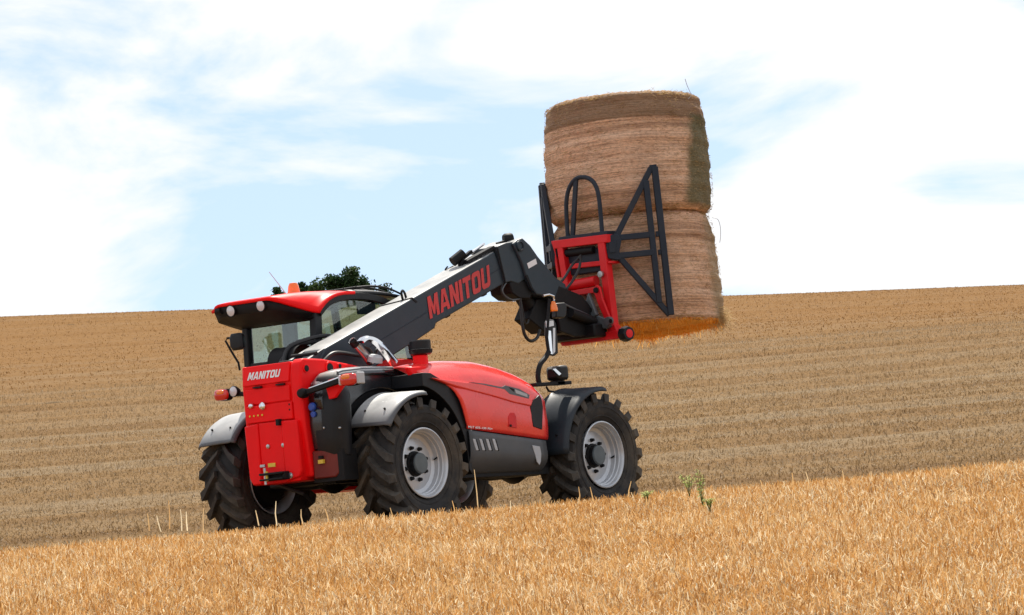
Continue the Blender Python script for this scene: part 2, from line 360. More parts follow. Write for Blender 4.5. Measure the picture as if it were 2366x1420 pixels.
def build_ground():
    vs = np.concatenate([np.linspace(-400, -10, 14), np.linspace(-5, 20, 20), np.linspace(20.5, 60, 120), np.linspace(60.5, 215, 260), np.linspace(216, 260, 30), np.geomspace(265, 4000, 30)])
    ts = np.concatenate([np.linspace(-1, -.1, 22)[:-1], np.linspace(-.1, .1, 61), np.linspace(.1, 1, 22)[1:]])
    sgn = np.sign(ts)*np.abs(ts)
    V = []
    for v in vs:
        half = 130 + abs(v)*1.1
        V.append(np.stack([ts*half, np.full_like(ts, v), np.zeros_like(ts)], 1))
    V = np.array(V); V[..., 2] = terrain(V[..., 0], V[..., 1])
    V[..., 2] = np.maximum(V[..., 2], -40)
    # low swath ridges and ruts
    swath = .022*np.sin(V[..., 1]*2*math.pi/2.9+V[..., 0]*.06)+.015*np.sin(V[..., 1]*2*math.pi/1.3+2)
    V[..., 2] += swath*sstep(60, 70, V[..., 1])*sstep(260, 225, V[..., 1])
    ny, nx = V.shape[:2]
    f = [(j*nx+i, j*nx+i+1, (j+1)*nx+i+1, (j+1)*nx+i) for j in range(ny-1) for i in range(nx-1)]
    me = bpy.data.meshes.new('field_ground'); me.from_pydata(V.reshape(-1, 3).tolist(), [], f); me.update()
    at_ = me.attributes.new('swath', 'FLOAT', 'POINT'); at_.data.foreach_set('value', (.5+.5*band(V[..., 0], V[..., 1])).ravel().astype(np.float32))
    m = bpy.data.materials.new('stubble_field'); m.use_nodes = True; t = m.node_tree; b = t.nodes['Principled BSDF']
    b.inputs['Roughness'].default_value = .95; b.inputs['Specular IOR Level'].default_value = .03
    L = t.links.new
    def nd(ty, **k):
        q = t.nodes.new(ty)
        for a_, b_ in k.items(): q.inputs[a_].default_value = b_
        return q
    tx = t.nodes.new('ShaderNodeTexCoord')
    def noise(scale, sc=(1, 1, 1), det=5, ro=.6, dist=0):
        mp_ = nd('ShaderNodeMapping', Scale=sc); L(tx.outputs['Object'], mp_.inputs[0])
        q = nd('ShaderNodeTexNoise', Scale=scale, Detail=det, Roughness=ro, Distortion=dist); L(mp_.outputs[0], q.inputs[0]); return q.outputs['Fac']
    def ramp(fac, stops):
        r = t.nodes.new('ShaderNodeValToRGB'); r.color_ramp.elements[0].position = stops[0][0]; r.color_ramp.elements[0].color = (*stops[0][1], 1)
        r.color_ramp.elements[1].position = stops[-1][0]; r.color_ramp.elements[1].color = (*stops[-1][1], 1)
        for p, c in stops[1:-1]: r.color_ramp.elements.new(p).color = (*c, 1)
        L(fac, r.inputs[0]); return r.outputs[0]
    def mixc(fac, a, c, mode='MIX'):
        q = t.nodes.new('ShaderNodeMixRGB'); q.blend_type = mode
        if isinstance(fac, float): q.inputs[0].default_value = fac
        else: L(fac, q.inputs[0])
        for i, s_ in ((1, a), (2, c)):
            if isinstance(s_, tuple): q.inputs[i].default_value = (*s_, 1)
            else: L(s_, q.inputs[i])
        return q.outputs[0]
    aw = t.nodes.new('ShaderNodeAttribute'); aw.attribute_name = 'swath'
    wobb = noise(1.0, (.35, .8, .3), 5, .65, .4)
    ad = t.nodes.new('ShaderNodeMath'); ad.operation = 'MULTIPLY_ADD'; ad.inputs[1].default_value = .9; ad.inputs[2].default_value = -.45; L(wobb, ad.inputs[0])
    ad2 = t.nodes.new('ShaderNodeMath'); ad2.operation = 'ADD'; L(aw.outputs['Fac'], ad2.inputs[0]); L(ad.outputs[0], ad2.inputs[1])
    col = ramp(ad2.outputs[0], [(.10, (.145, .088, .042)), (.45, (.185, .115, .054)), (.62, (.195, .132, .072)), (.95, (.200, .148, .092))])
    sy = t.nodes.new('ShaderNodeSeparateXYZ'); L(tx.outputs['Object'], sy.inputs[0])
    my = nd('ShaderNodeMapRange'); my.inputs[1].default_value = 95; my.inputs[2].default_value = 150; L(sy.outputs[1], my.inputs[0])
    col = mixc(my.outputs[0], col, mixc(.7, col, (.190, .098, .034)))
    fine = noise(7.0, (1, 1, 1), 6, .75)
    col = mixc(.75, col, ramp(fine, [(.3, (.62, .58, .54)), (.5, (1, 1, 1)), (.72, (1.22, 1.2, 1.15))]), 'MULTIPLY')
    spk = noise(1.6, (.5, 1.6, 1), 3, .7)
    col = mixc(ramp(spk, [(.66, (0, 0, 0)), (.72, (1, 1, 1))]), col, (.075, .052, .03))
    L(col, b.inputs['Base Color'])
    bu = nd('ShaderNodeBump', Strength=.5, Distance=.08); L(fine, bu.inputs['Height'])
    L(bu.outputs[0], b.inputs['Normal'])
    o = link('field_ground', me, m, None, smooth=60)
    o.location = (CAM[0], CAM[1], 0); o.rotation_euler = (0, 0, GROT)
    tag(o, 'harvested stubble field rising to a bare ridge', None, None, 'structure')
    return o
build_ground()

# ------------------------------------------------------------------ stubble
def world_to_vehicle_clear(W_, pad=.06):
    """True where a stalk would not stand inside a tyre or under the machine's wheels"""
    ok = np.ones(len(W_), bool)
    for wx in (0.0, 2.81):
        for wy in (-.965, .965):
            ok &= ~((abs(W_[:, 0]-wx) < .40+pad) & (abs(W_[:, 1]-wy) < .24+pad))
    return ok
def stubble(name, n, v0, v1, hmin, hmax, wd, material, row, label, lean=.22, spread=1.0, vpow=1.0, tmean=.5, lying=0.0, tsd=.26, bandk=0.0):
    v = v0+(v1-v0)*RNG.random(n)**vpow
    s = (RNG.random(n)-.5)*(v*.2366*1.30+1.5)*spread
    s = s*np.where(RNG.random(n) < .24, 1+1.5*RNG.random(n), 1.0)    # thins out sideways, no hard edge
    if row:
        q = s*0.25+v; v = v + (np.round(q/row)*row - q)*.8 + RNG.normal(0, .012, n)
    W_ = g2w(s, v, terrain(s, v))
    ok = world_to_vehicle_clear(W_); W_ = W_[ok]; s = s[ok]; v = v[ok]; n = len(W_)
    patch = .5+.5*np.sin(s*1.7+1.3*np.sin(v*.9))*np.cos(v*1.1+s*.6)
    h = hmin+(hmax-hmin)*RNG.random(n)**1.3*(.75+.5*patch)
    d = RNG.normal(0, lean, (n, 2)); lie = RNG.random(n) < lying
    d[lie] = RNG.normal(0, 1.0, (lie.sum(), 2)); 
    top = W_.copy(); mid = W_.copy()
    top[:, 0] += d[:, 0]*h; top[:, 1] += d[:, 1]*h; top[:, 2] += np.where(lie, h*.35+.03, h)
    bend = RNG.normal(0, .06, (n, 2))
    mid = W_*.45+top*.55; mid[:, 0] += bend[:, 0]*h; mid[:, 1] += bend[:, 1]*h
    base = W_.copy(); base[:, 2] -= .02; base[:, 2] += np.where(lie, .04, 0)
    th = RNG.normal(0, .9, n); wv = wd*(.6+.8*RNG.random(n))
    c, g = np.cos(GROT+th), np.sin(GROT+th)
    Wd = np.stack([c*wv, g*wv, np.zeros(n)], 1)
    tone = tmean + RNG.normal(0, tsd, n) + .15*(patch-.5) + bandk*band(s, v)
    o = strips(name, base, mid, top, Wd, tone, material)
    tag(o, label, 'stubble', None, 'stuff'); return o
stubble('near_stubble', 180000, 21.0, 40.5, .035, .095, .0033, STRAW, .15, 'bright golden cut straw stalks in the foreground before the machine', vpow=.85, lying=.45, lean=.35)
stubble('near_stubble', 16000, 40.5, 52.0, .06, .13, .0032, STRAW, .15, 'cut straw stalks under and around the machine', lying=.2, spread=1.1)
stubble('far_stubble', 220000, 57, 120, .025, .065, .0080, STRAWF, .0, 'dull brown stubble on the slope behind the machine', lying=.75, lean=.45, tsd=.15, bandk=.42, spread=1.15, vpow=1.1)
stubble('far_stubble', 60000, 120, 213, .025, .065, .014, STRAWR, .0, 'dull brown stubble near the ridge of the far slope', lying=.75, lean=.45, tsd=.15, bandk=.42, spread=1.15)
stubble('pale_chaff', 7000, 22.0, 40.0, .02, .05, .0065, STRAW, .0, 'pale short straw bits strewn over the foreground stubble', lying=.8, tmean=1.05, tsd=.1)
# single tall stalks left standing along the brow
def tall_stalks():
    A = []; B = []; C = []; Wd = []
    spots = [(345, 1212, 26), (392, 1208, 52), (420, 1212, 36), (433, 1212, 30), (470, 1212, 38), (372, 1214, 24), (598, 1200, 22), (640, 1200, 42), (912, 1200, 28), (1052, 1180, 24), (1106, 1180, 96), (1338, 1150, 26), (1372, 1146, 22), (1452, 1140, 28), (1830, 1112, 20), (1870, 1110, 20), (1950, 1108, 22), (1765, 1122, 14), (2010, 1105, 16), (760, 1192, 18), (700, 1196, 20), (1250, 1165, 18), (1180, 1172, 16)]
    for px, py, hp in spots:
        dpt = 37.2+random.random()*.9
        b = UD(px, py+14, dpt); h = (hp+14)/(CF/dpt)
        le = Vector((random.gauss(0, .1), random.gauss(0, .1), 1))*h
        A.append(b); B.append(b+le*.5+Vector((random.gauss(0, .008), random.gauss(0, .008), 0))); C.append(b+le); Wd.append(np.array(CR)*.0055)
    strips_o = strips('tall_stalks', np.array(A), np.array(B), np.array(C), np.array(Wd), RNG.uniform(.6, 1, len(A)), STRAW)
    tag(strips_o, 'pale tall straw stalks left standing along the brow', 'stubble', None, 'stuff')
tall_stalks()

# ------------------------------------------------------------------ trees behind the ridge
def tree(name, label, px, py_top, px_w, depth, ztrunk, seed):
    rg = np.random.default_rng(seed)
    top = UD(px, py_top, depth); wid = px_w/(CF/depth)
    cx, cy = top.x, top.y; zt = top.z
    ztrunk = float(terrain((cx-CAM[0])*math.cos(GROT)+(cy-CAM[1])*math.sin(GROT), -(cx-CAM[0])*math.sin(GROT)+(cy-CAM[1])*math.cos(GROT)))
    rt = tag(empty(name, (cx, cy, ztrunk)), label, 'tree', 'trees behind the ridge')
    H = zt-ztrunk
    m = MB(); m.tube(smooth_path([(0, 0, -.3), (.1, .05, H*.25), (-.1, .1, H*.5), (0, 0, H*.85)], 4), [.38*(1-.9*i/12) for i in range(13)], 9)
    limbs = []
    for k in range(9):
        a = k*2.4+rg.random(); z0 = H*(.35+.05*k); rr = wid*.38*(1-.05*k)
        e = Vector((math.cos(a)*rr, math.sin(a)*rr, min(H*.92, z0+rr*.7)))
        m.tube(smooth_path([(0, 0, z0), e*.5+Vector((0, 0, z0*.5-.1)), e], 3), [.12, .11, .1, .08, .06, .05, .03], 6)
    m.build('trunk', BARK, rt)
    # crown: clumps of leaves through an uneven volume
    cl = []; nc = 120
    while len(cl) < nc:
        p = rg.uniform(-1, 1, 3)
        if (p**4).sum() > 1: continue
        if (p**2).sum() < .18: continue
        cl.append(p)
    cl = np.array(cl); hz = H*.30
    C = np.stack([cl[:, 0]*wid*.5, cl[:, 1]*wid*.5, H*.68+cl[:, 2]*hz*.92], 1)
    C[:, 2] -= .10*H*(np.hypot(cl[:, 0], cl[:, 1]))**2*np.sign(1)
    rad = rg.uniform(.07, .13, nc)*wid
    per = 300
    P = np.repeat(C, per, 0)+np.clip(rg.normal(0, .46, (nc*per, 3)), -.95, .95)*np.repeat(rad, per)[:, None]
    n = len(P)
    d = rg.normal(0, 1, (n, 3)); d /= np.linalg.norm(d, axis=1)[:, None]
    e = np.cross(d, rg.normal(0, 1, (n, 3))); e /= np.linalg.norm(e, axis=1)[:, None]
    sz = rg.uniform(.06, .13, n)[:, None]
    tone = np.clip(.35+.2*rg.normal(0, 1, nc).repeat(per)+rg.normal(0, .2, n), 0, 1)
    o = strips('crown', P-d*sz, P, P+d*sz, e*sz*.55, tone, LEAF, rt)
    return rt
tree('roadside_tree', 'tallest dark green tree, its crown showing above the cab roof window', 803, 610, 185, 300, 8.0, 3)
tree('roadside_tree', 'middle dark tree, crown just right of the orange beacon', 706, 640, 80, 310, 8.0, 5)
tree('roadside_tree', 'lowest dark tree, showing between the antenna and the orange beacon', 650, 648, 78, 318, 8.0, 8)

# ------------------------------------------------------------------ telehandler
TH = tag(empty('telehandler', (0, 0, 0)), 'red and black farm telehandler seen from behind, lifting two round bales', 'telehandler')
WB, WR = 2.81, .61

def tyre_mesh():
    m = MB(); hw = .222
    prof = [(-.165, .335), (-.19, .36), (-.222, .42), (-.230, .48), (-.222, .535), (-.20, .555), (-.12, .571), (0, .575), (.12, .571), (.20, .555), (.222, .535), (.230, .48), (.222, .42), (.19, .36), (.165, .335)]
    m.lathe(prof, (0, 0, 0), (0, 1, 0), 64)
    NL = 18
    for side in (-1, 1):
        for k in range(NL):
            p0 = 2*math.pi*(k+(.5 if side > 0 else 0))/NL
            st = [(.008, .572, 0, .036), (.07, .570, .11, .036), (.14, .565, .235, .038), (.205, .550, .335, .042), (.228, .520, .36, .040)]
            rings = []
            for i, (yy, rb, dphi, hwid) in enumerate(st):
                ph = p0+dphi; top = rb+(.062 if i < 3 else (.066 if i == 3 else .014))
                if i == 4: yt = yy+.012
                else: yt = yy+(.018 if i == 3 else 0)
                ang = hwid/.6
                sk = .7 if i < 3 else .95
                ring = []
                for (a_, r_, y_) in ((-ang*1.25, rb-.012, yy), (-ang*sk, top, yt), (ang*sk, top, yt), (ang*1.25, rb-.012, yy)):
                    f_ = ph+a_
                    ring.append((r_*math.cos(f_), side*y_, r_*math.sin(f_)))
                rings.append(ring)
            m.loft(rings, closed=True, caps=True)
    # raised bands on the sidewalls
    for side in (-1, 1):
        m.lathe([(side*.226, .47), (side*.234, .472), (side*.234, .480), (side*.226, .482)], (0, 0, 0), (0, 1, 0), 64)
        m.lathe([(side*.205, .385), (side*.213, .387), (side*.213, .397), (side*.209, .400)], (0, 0, 0), (0, 1, 0), 64)
    return m.mesh('tyre')
def rim_mesh():
    # outer side = -y ; deep dish
    m = MB()
    prof = [(-.196, .338), (-.203, .336), (-.206, .326), (-.198, .318), (-.180, .312), (-.165, .306), (-.160, .299), (-.125, .296), (-.120, .288), (-.075, .284), (-.066, .266), (-.060, .250), (-.067, .232), (-.064, .12), (-.064, .04)]
    m.lathe(prof, (0, 0, 0), (0, 1, 0), 64)
    prof2 = [(.196, .338), (.203, .330), (.17, .312), (.06, .290), (-.01, .286), (-.008, .02)]
    m.lathe(prof2, (0, 0, 0), (0, 1, 0), 48)
    return m.mesh('wheel')
TY, RI = tyre_mesh(), rim_mesh()
TYREL = mat('tyre_lug_rubber', (.052, .047, .042), .8, spec=.3, var=.3, vscale=12, bump=.2, bscale=90, dust=.42)
hubm = MB().lathe([(-.060, .125), (-.085, .118), (-.088, .104), (-.130, .102), (-.134, .098)], (0, 0, 0), (0, 1, 0), 32).mesh('hub')
capm = MB().lathe([(-.128, .100), (-.146, .098), (-.152, .090), (-.153, .0001)], (0, 0, 0), (0, 1, 0), 32).mesh('hub_cap')
nutm = MB().lathe([(.004, .0001), (.004, .021), (-.012, .021), (-.014, .017), (-.034, .016), (-.036, .0001)], (0, 0, 0), (0, 1, 0), 6).mesh('wheel_nut')
drumm = MB().lathe([(-.02, .27), (.10, .265), (.16, .23), (.20, .12), (.22, .0001)], (0, 0, 0), (0, 1, 0), 32).mesh('drum')
def wheel(x, side, rot):
    wv = link('wheel', RI if not RI.users else RI, RIM, TH, smooth=30)
    wv.location = (x, -side*.965, WR)
    wv.rotation_euler = (0, rot, 0 if side > 0 else math.pi)
    t = link('tyre', TY, [TYRE, TYREL], wv, smooth=28)
    mi0 = np.zeros(len(TY.polygons), np.int32); mi0[14*64:14*64+36*18] = 1; TY.polygons.foreach_set('material_index', mi0)
    if side < 0:   # keep the chevrons pointing the same way round
        t.scale = (-1, 1, 1)
    link('drum', drumm, BLKM, wv); link('hub', hubm, BLKM, wv); link('hub_cap', capm, HUB, wv)
    for k in range(8):
        a = math.pi/8+k*math.pi/4
        nn = link('wheel_nut', nutm, BLKM, wv, smooth=20); nn.location = (.157*math.cos(a), -.066, .157*math.sin(a))
    v = MB().tube([(.268, -.085, .06), (.262, -.125, .075)], .008, 8).build('valve', BLKM, wv)
for x, s_, ro in ((0, 1, .1), (WB, 1, .33), (0, -1, .2), (WB, -1, .5)): wheel(x, s_, ro)

def fender(x, side, a0, a1, rad, mt):
    """arched mudguard; angles measured from straight ahead over the top to the rear"""
    m = MB(); rings = []; n = 18
    ys = [(.20, -.05), (.222, -.018), (.25, 0), (.60, 0), (.62, .006), (.76, .006), (.78, -.004), (.965, -.008), (1.03, -.012), (1.17, -.018), (1.205, -.032), (1.22, -.06)]
    ys = [(y_, d_) for y_, d_ in ys if y_ >= .70-0.001] if True else ys
    ys = [(.715, -.02)] + ys
    for i in range(n+1):
        a = a0+(a1-a0)*i/n; ring = []
        for (y_, d_) in ys:
            rr = rad+d_
            ring.append((x+rr*math.cos(a), -side*y_, WR+rr*math.sin(a)))
        rings.append(ring)
    m.loft(rings)
    o = m.build('mudguard', mt, TH, smooth=50, solid=.012)
    mm = MB()
    for aa in (a0+.25, a1-.5):
        p = Vector((x+(rad-.03)*math.cos(aa), -side*.98, WR+(rad-.03)*math.sin(aa)))
        mm.tube([p, p-Vector((math.cos(aa)*.05, 0, math.sin(aa)*.05)), Vector((x+.2*math.cos(aa), -side*.60, WR+.35*math.sin(aa)))], .018, 8)
    mm.build('bracket', BLKM, o)
    for yy in (.86, 1.10):
        aa = a1-.28
        p = Vector((x+(rad+.004)*math.cos(aa), -side*yy, WR+(rad+.004)*math.sin(aa)))
        nrm = Vector((math.cos(aa), 0, math.sin(aa)))
        MB().tube([p-nrm*.01, p+nrm*.006], .011, 8).build('bolt', BLKM, o)
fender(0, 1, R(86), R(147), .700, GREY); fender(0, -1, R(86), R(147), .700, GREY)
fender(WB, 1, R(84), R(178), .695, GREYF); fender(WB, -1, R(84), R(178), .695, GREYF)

# --- chassis
m = MB(); m.box(-.60, 3.30, -.40, .30, .50, .86); m.box(-.85, .5, -.44, .16, .80, 1.45); m.box(2.2, 3.35, -.5, .4, .6, .98)
m.build('chassis', BLKM, TH, bevel=.02)
for x in (0, WB):
    m = MB(); m.tube([(x, -.78, WR), (x, -.5, WR), (x, -.3, WR), (x, .3, WR), (x, .5, WR), (x, .78, WR)], [.13, .11, .14, .14, .11, .13], 16)
    m.lathe([(-.2, .02), (-.18, .14), (.0, .2), (.18, .14), (.2, .02)], (x, 0, WR), (1, 0, 0), 20)
    m.build('axle', BLKM, TH)
m = MB(); m.prism([(.55, 1.02, .50), (2.1, 1.02, .50), (2.1, 1.02, .60), (.55, 1.02, .62)], (0, -.9, 0)); m.build('cab_step', BLKM, TH, bevel=.01)
m = MB(); m.prism([U(716, 1141, 'x', .75), U(716, 1130, 'x', .75), U(822, 1122, 'x', .75), U(822, 1130, 'x', .75)], (.55, 0, 0)); m.build('belly_plate', RED, TH, bevel=.006)

# --- rear frame, all red
XR = -.97
m = MB(); m.prism([(XR+.03, 1.10), (XR+.02, 1.45), (XR+.01, 1.50), (XR+.05, 1.665), (-.30, 1.668), (-.26, 1.60), (-.30, 1.1)] and [(a, .205, b) for a, b in [(XR+.03, 1.10), (XR+.02, 1.45), (XR+.01, 1.50), (XR+.05, 1.665), (-.62, 1.67), (-.62, 1.1)]], (0, -.605, 0))
m.build('rear_frame', RED, TH, bevel=.012)
m = MB(); m.prism([(a, -.402, b) for a, b in [(XR+.0, 1.08), (XR-.005, 1.46), (XR+.015, 1.64), (XR+.06, 1.682), (-.62, 1.672), (-.20, 1.615), (.10, 1.56), (.10, 1.2), (-.5, .56), (XR+.05, .56)]], (0, -.130, 0))
side = m.build('side_plate', RED, TH, bevel=.022, seg=3)
m = MB(); m.prism([(a, .225, b) for a, b in [(XR+.02, 1.08), (XR+.015, 1.46), (XR+.03, 1.67), (-.2, 1.60), (.0, 1.2), (-.5, .56), (XR+.05, .56)]], (0, -.05, 0))
m.build('side_plate', RED, TH, bevel=.015)
for (a, b, r_) in ((-.885, 1.583, .032), (-.545, 1.585, .045), (-.40, 1.60, .022)):
    q = MB(); q.lathe([(0, r_*1.35), (-.010, r_*1.3), (-.012, r_)], (a, -.531, b), (0, 1, 0), 20); q.build('pin_collar', RED, side)
    q = MB(); q.lathe([(-.004, r_), (-.016, r_*.92), (-.018, .0001)], (a, -.531, b), (0, 1, 0), 20); q.build('pivot_pin', BLKM, side)
# name panel
m = MB(); m.prism([(XR+.012, .200, 1.478), (XR+.012, -.385, 1.478), (XR+.05, -.385, 1.662), (XR+.05, .200, 1.662)], (-.022, 0, .004))
np_ = m.build('name_panel', RED, TH, bevel=.006)
pl = lambda px, py: UP(px, py, (XR-.011, 0, 1.478), (-.98, 0, .20))
block_text('lettering', 'MANITOU', pl(572, 879), pl(646, 870), pl(649, 852), pl(576, 861), WHITE, np_, shear=.08)
for y0 in (.02, -.27):
    MB().box(XR-.012, XR+.03, y0-.05, y0+.05, 1.452, 1.466).build('slot', BLKM, TH)
m = MB(); m.box(XR-.010, XR+.03, -.40, .185, 1.125, 1.285); lp = m.build('lamp_panel', RED, TH, bevel=.006)
m = MB(); m.box(XR+.002, XR+.03, -.375, .175, 1.30, 1.445); m.build('access_panel', RED, TH, bevel=.006)
for px, r_ in ((607, .034), (581, .024)):
    c = U(px, 938, 'x', XR-.012)
    q = MB(); q.lathe([(0, r_*1.15), (-.012, r_*1.1), (-.022, r_*.8), (-.026, .0001)], c, (1, 0, 0), 18); q.build('coupling', CHROME, lp)
for k in range(4):
    c = U(578+k*9.5, 962-k*1.2, 'x', XR-.012)
    q = MB(); q.lathe([(0, .010), (-.008, .009), (-.010, .0001)], c, (1, 0, 0), 10); q.build('coupling_cap', YEL, lp)
for dz in (0, .05):
    q = MB(); q.lathe([(0, .010), (-.006, .0001)], (XR-.010, -.37, 1.26-dz), (1, 0, 0), 8); q.build('bolt', BLKM, lp)
MB().box(XR+.03, XR+.3, -.40, .17, 1.075, 1.118).build('shadow_gap', BLKM, TH)
# lower counterweight with proud side strips
XL = -1.03
m = MB(); m.prism([(XL+.035, b_, z_) for b_, z_ in [(.175, 1.108), (-.475, 1.108), (-.475, .60), (-.44, .53), (.14, .53), (.165, .60)]], (.35, 0, 0)); cw = m.build('counterweight', RED, TH, bevel=.012)
m = MB(); m.prism([(XL+.010, b_, z_) for b_, z_ in [(.185, 1.10), (.02, 1.112), (.02, .535), (.13, .532), (.17, .60)]], (.06, 0, 0)); m.build('panel', RED, cw, bevel=.014)
m = MB(); m.prism([(XL+.024, b_, z_) for b_, z_ in [(.012, 1.112), (-.275, 1.112), (-.275, .532), (.012, .532)]], (.05, 0, 0)); m.build('panel', RED, cw, bevel=.006)
m = MB(); m.prism([(XL+.010, b_, z_) for b_, z_ in [(-.283, 1.112), (-.475, 1.105), (-.49, .63), (-.46, .57), (-.283, .535)]], (.06, 0, 0)); m.build('panel', RED, cw, bevel=.014)
for px, py in ((620, 1031), (655, 1028)):
    c = U(px, py, 'x', XL+.023); q = MB(); q.lathe([(0, .022), (-.010, .02), (-.014, .0001)], c, (1, 0, 0), 12); q.build('bolt', STEEL, cw)
c = U(672, 1098, 'x', XL+.01); q = MB(); q.lathe([(0, .030), (-.010, .028), (-.016, .0001)], c, (1, 0, 0), 18); q.build('plug', STEEL, cw)
c = U(608, 1076, 'x', XL+.02); MB().box(c.x-.012, c.x+.01, c.y-.03, c.y+.03, c.z-.012, c.z+.012).build('latch', STEEL, cw)
c = U(628, 1074, 'x', XL+.018); MB().box(c.x-.004, c.x+.004, c.y-.045, c.y+.045, c.z-.018, c.z+.018).build('sticker', YEL, cw)
c = U(645, 975, 'x', XL+.018); MB().box(c.x-.03, c.x+.02, c.y-.018, c.y+.018, c.z-.03, c.z+.03).build('hook', BLKM, cw)
# tow hitch
a, b = U(604, 1113, 'x', XL-.06), U(656, 1088, 'x', XL-.06)
m = MB(); m.box(XL-.09, XL+.03, b.y, a.y, a.z+.005, a.z+.022); m.box(XL-.09, XL+.03, b.y, a.y, b.z-.022, b.z); m.box(XL-.02, XL+.03, b.y, a.y, a.z, b.z); m.box(XL-.06, XL+.02, b.y-.005, b.y+.02, a.z, b.z)
hit = m.build('tow_hitch', BLKM, TH, bevel=.005)
MB().tube([(XL-.055, a.y-.05, a.z-.03), (XL-.055, a.y-.05, b.z+.05)], .014, 10).build('hitch_pin', STEEL, hit)
MB().tube([(XL-.06, a.y-.075, a.z), (XL-.06, a.y-.075, b.z+.015)], .012, 10).build('hitch_lever', YEL, hit)
m = MB(); m.tube([U(590, 1100, 'x', -.7), (-.62, -.15, .42), (-.5, -.15, .34)], .02, 8); m.build('hose', RUBB, TH)
# red tank box behind the right rear wheel
m = MB(); m.prism([(-.90, -.532, .80), (-.86, -.82, .80), (-.86, -.82, .57), (-.88, -.78, .535), (-.90, -.532, .535)], (.22, 0, 0)); tk = m.build('tank_box', REDK, TH, bevel=.015)
c = U(745, 1066, 'x', -.885); MB().box(c.x-.03, c.x+.02, c.y-.03, c.y+.03, c.z-.018, c.z+.018).build('sticker', YEL, tk)
MB().box(c.x-.026, c.x+.02, c.y-.02, c.y+.025, c.z+.03, c.z+.055).build('sticker', BLKM, tk)

def xr(z):
    return float(np.interp(z, [.90, .94, 1.10, 1.20, 1.30, 1.38, 1.45, 1.6], [.765, .755, .70, .655, .575, .46, .26, .20]))
# --- black engine housing over the right rear wheel
arch = [(.745*math.cos(a), WR+.745*math.sin(a)) for a in np.linspace(R(-8), R(163), 26)]
prof = [(-.875, .80), (-.905, 1.05), (-.895, 1.32), (-.845, 1.44), (-.74, 1.515), (-.55, 1.555), (-.25, 1.575), (.20, 1.575), (.50, 1.47), (.68, 1.28), (.80, .95), (.80, .47)]
m = MB(); m.prism([(a, -.534, b) for a, b in prof+arch], (0, -.165, 0))
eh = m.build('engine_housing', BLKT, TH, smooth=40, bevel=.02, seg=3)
tp = [(-.900, 1.18), (-.893, 1.32), (-.842, 1.44), (-.74, 1.517), (-.55, 1.557), (-.25, 1.577), (.02, 1.579), (.20, 1.577)]
rings = []
for i, (a, b) in enumerate(tp):
    k_ = min(1, i/2.5)
    rings.append([(a, -.712, b-.085*k_-.002), (a, -.712, b-.06*k_), (a, -.700, b-.03*k_), (a, -.672, b-.010*k_), (a, -.63, b+.003), (a, -.56, b+.006)])
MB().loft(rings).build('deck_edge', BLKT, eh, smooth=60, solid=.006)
# rear corner standing behind the wheel, rounded towards the side
m = MB(); rings = []
for z_ in (.74, .80, .90, 1.05, 1.2, 1.32, 1.42, 1.48, 1.53):
    k_ = float(np.interp(z_, [.74, .80, 1.1, 1.32, 1.48, 1.53], [.02, .0, -.02, 0, .06, .13])); yo = float(np.interp(z_, [.74, 1.3, 1.53], [-.90, -.94, -.80]))
    rings.append([(-.885+k_, -.60, z_), (-.885+k_, yo+.12, z_), (-.868+k_, yo+.05, z_), (-.825+k_*.6, yo+.01, z_), (-.76, yo, z_), (-.72, yo+.02, z_), (-.70, -.60, z_)])
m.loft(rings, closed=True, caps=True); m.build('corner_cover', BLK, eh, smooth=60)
# inner lip of the arch under the bonnet edge
a2_ = [(.755*math.cos(a), WR+.755*math.sin(a)) for a in np.linspace(R(-6), R(78), 14)]
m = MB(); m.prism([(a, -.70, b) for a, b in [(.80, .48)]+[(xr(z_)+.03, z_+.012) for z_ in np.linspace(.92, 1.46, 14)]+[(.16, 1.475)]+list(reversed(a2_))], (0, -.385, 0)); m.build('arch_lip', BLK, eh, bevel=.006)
m = MB(); m.box(-.74, .80, -.66, -.50, .48, 1.40); m.box(-.86, -.66, -.88, -.5, .50, .79); m.build('wheel_arch_liner', BLKM, TH)
c = U(718, 940, 'x', -.93); q = MB(); q.lathe([(0, .042), (-.02, .040), (-.03, .03), (-.032, .0001)], (-.90, c.y, c.z), (1, 0, 0), 18); q.build('filler_cap', BLUE, eh)
q = MB(); q.lathe([(0, .03), (-.02, .028), (-.022, .0001)], (-.90, c.y-.01, c.z-.07), (1, 0, 0), 14); q.build('filler_neck', BLUE, eh)
for px, py in ((749, 988), (785, 988)):
    c = U(px, py, 'x', -.90); q = MB(); q.lathe([(0, .012), (-.012, .01), (-.014, .0001)], (-.895, c.y, c.z), (1, 0, 0), 8); q.build('bolt', STEEL, eh)
# red reflector wedge behind the lamp arm
m = MB(); m.prism([U(752, 893, 'x', -.93), U(757, 878, 'x', -.93), U(795, 866, 'x', -.93), U(800, 880, 'x', -.93), U(772, 919, 'x', -.93), U(760, 922, 'x', -.93)], (.04, 0, 0)); m.build('marker_panel', RED, TH, bevel=.006)
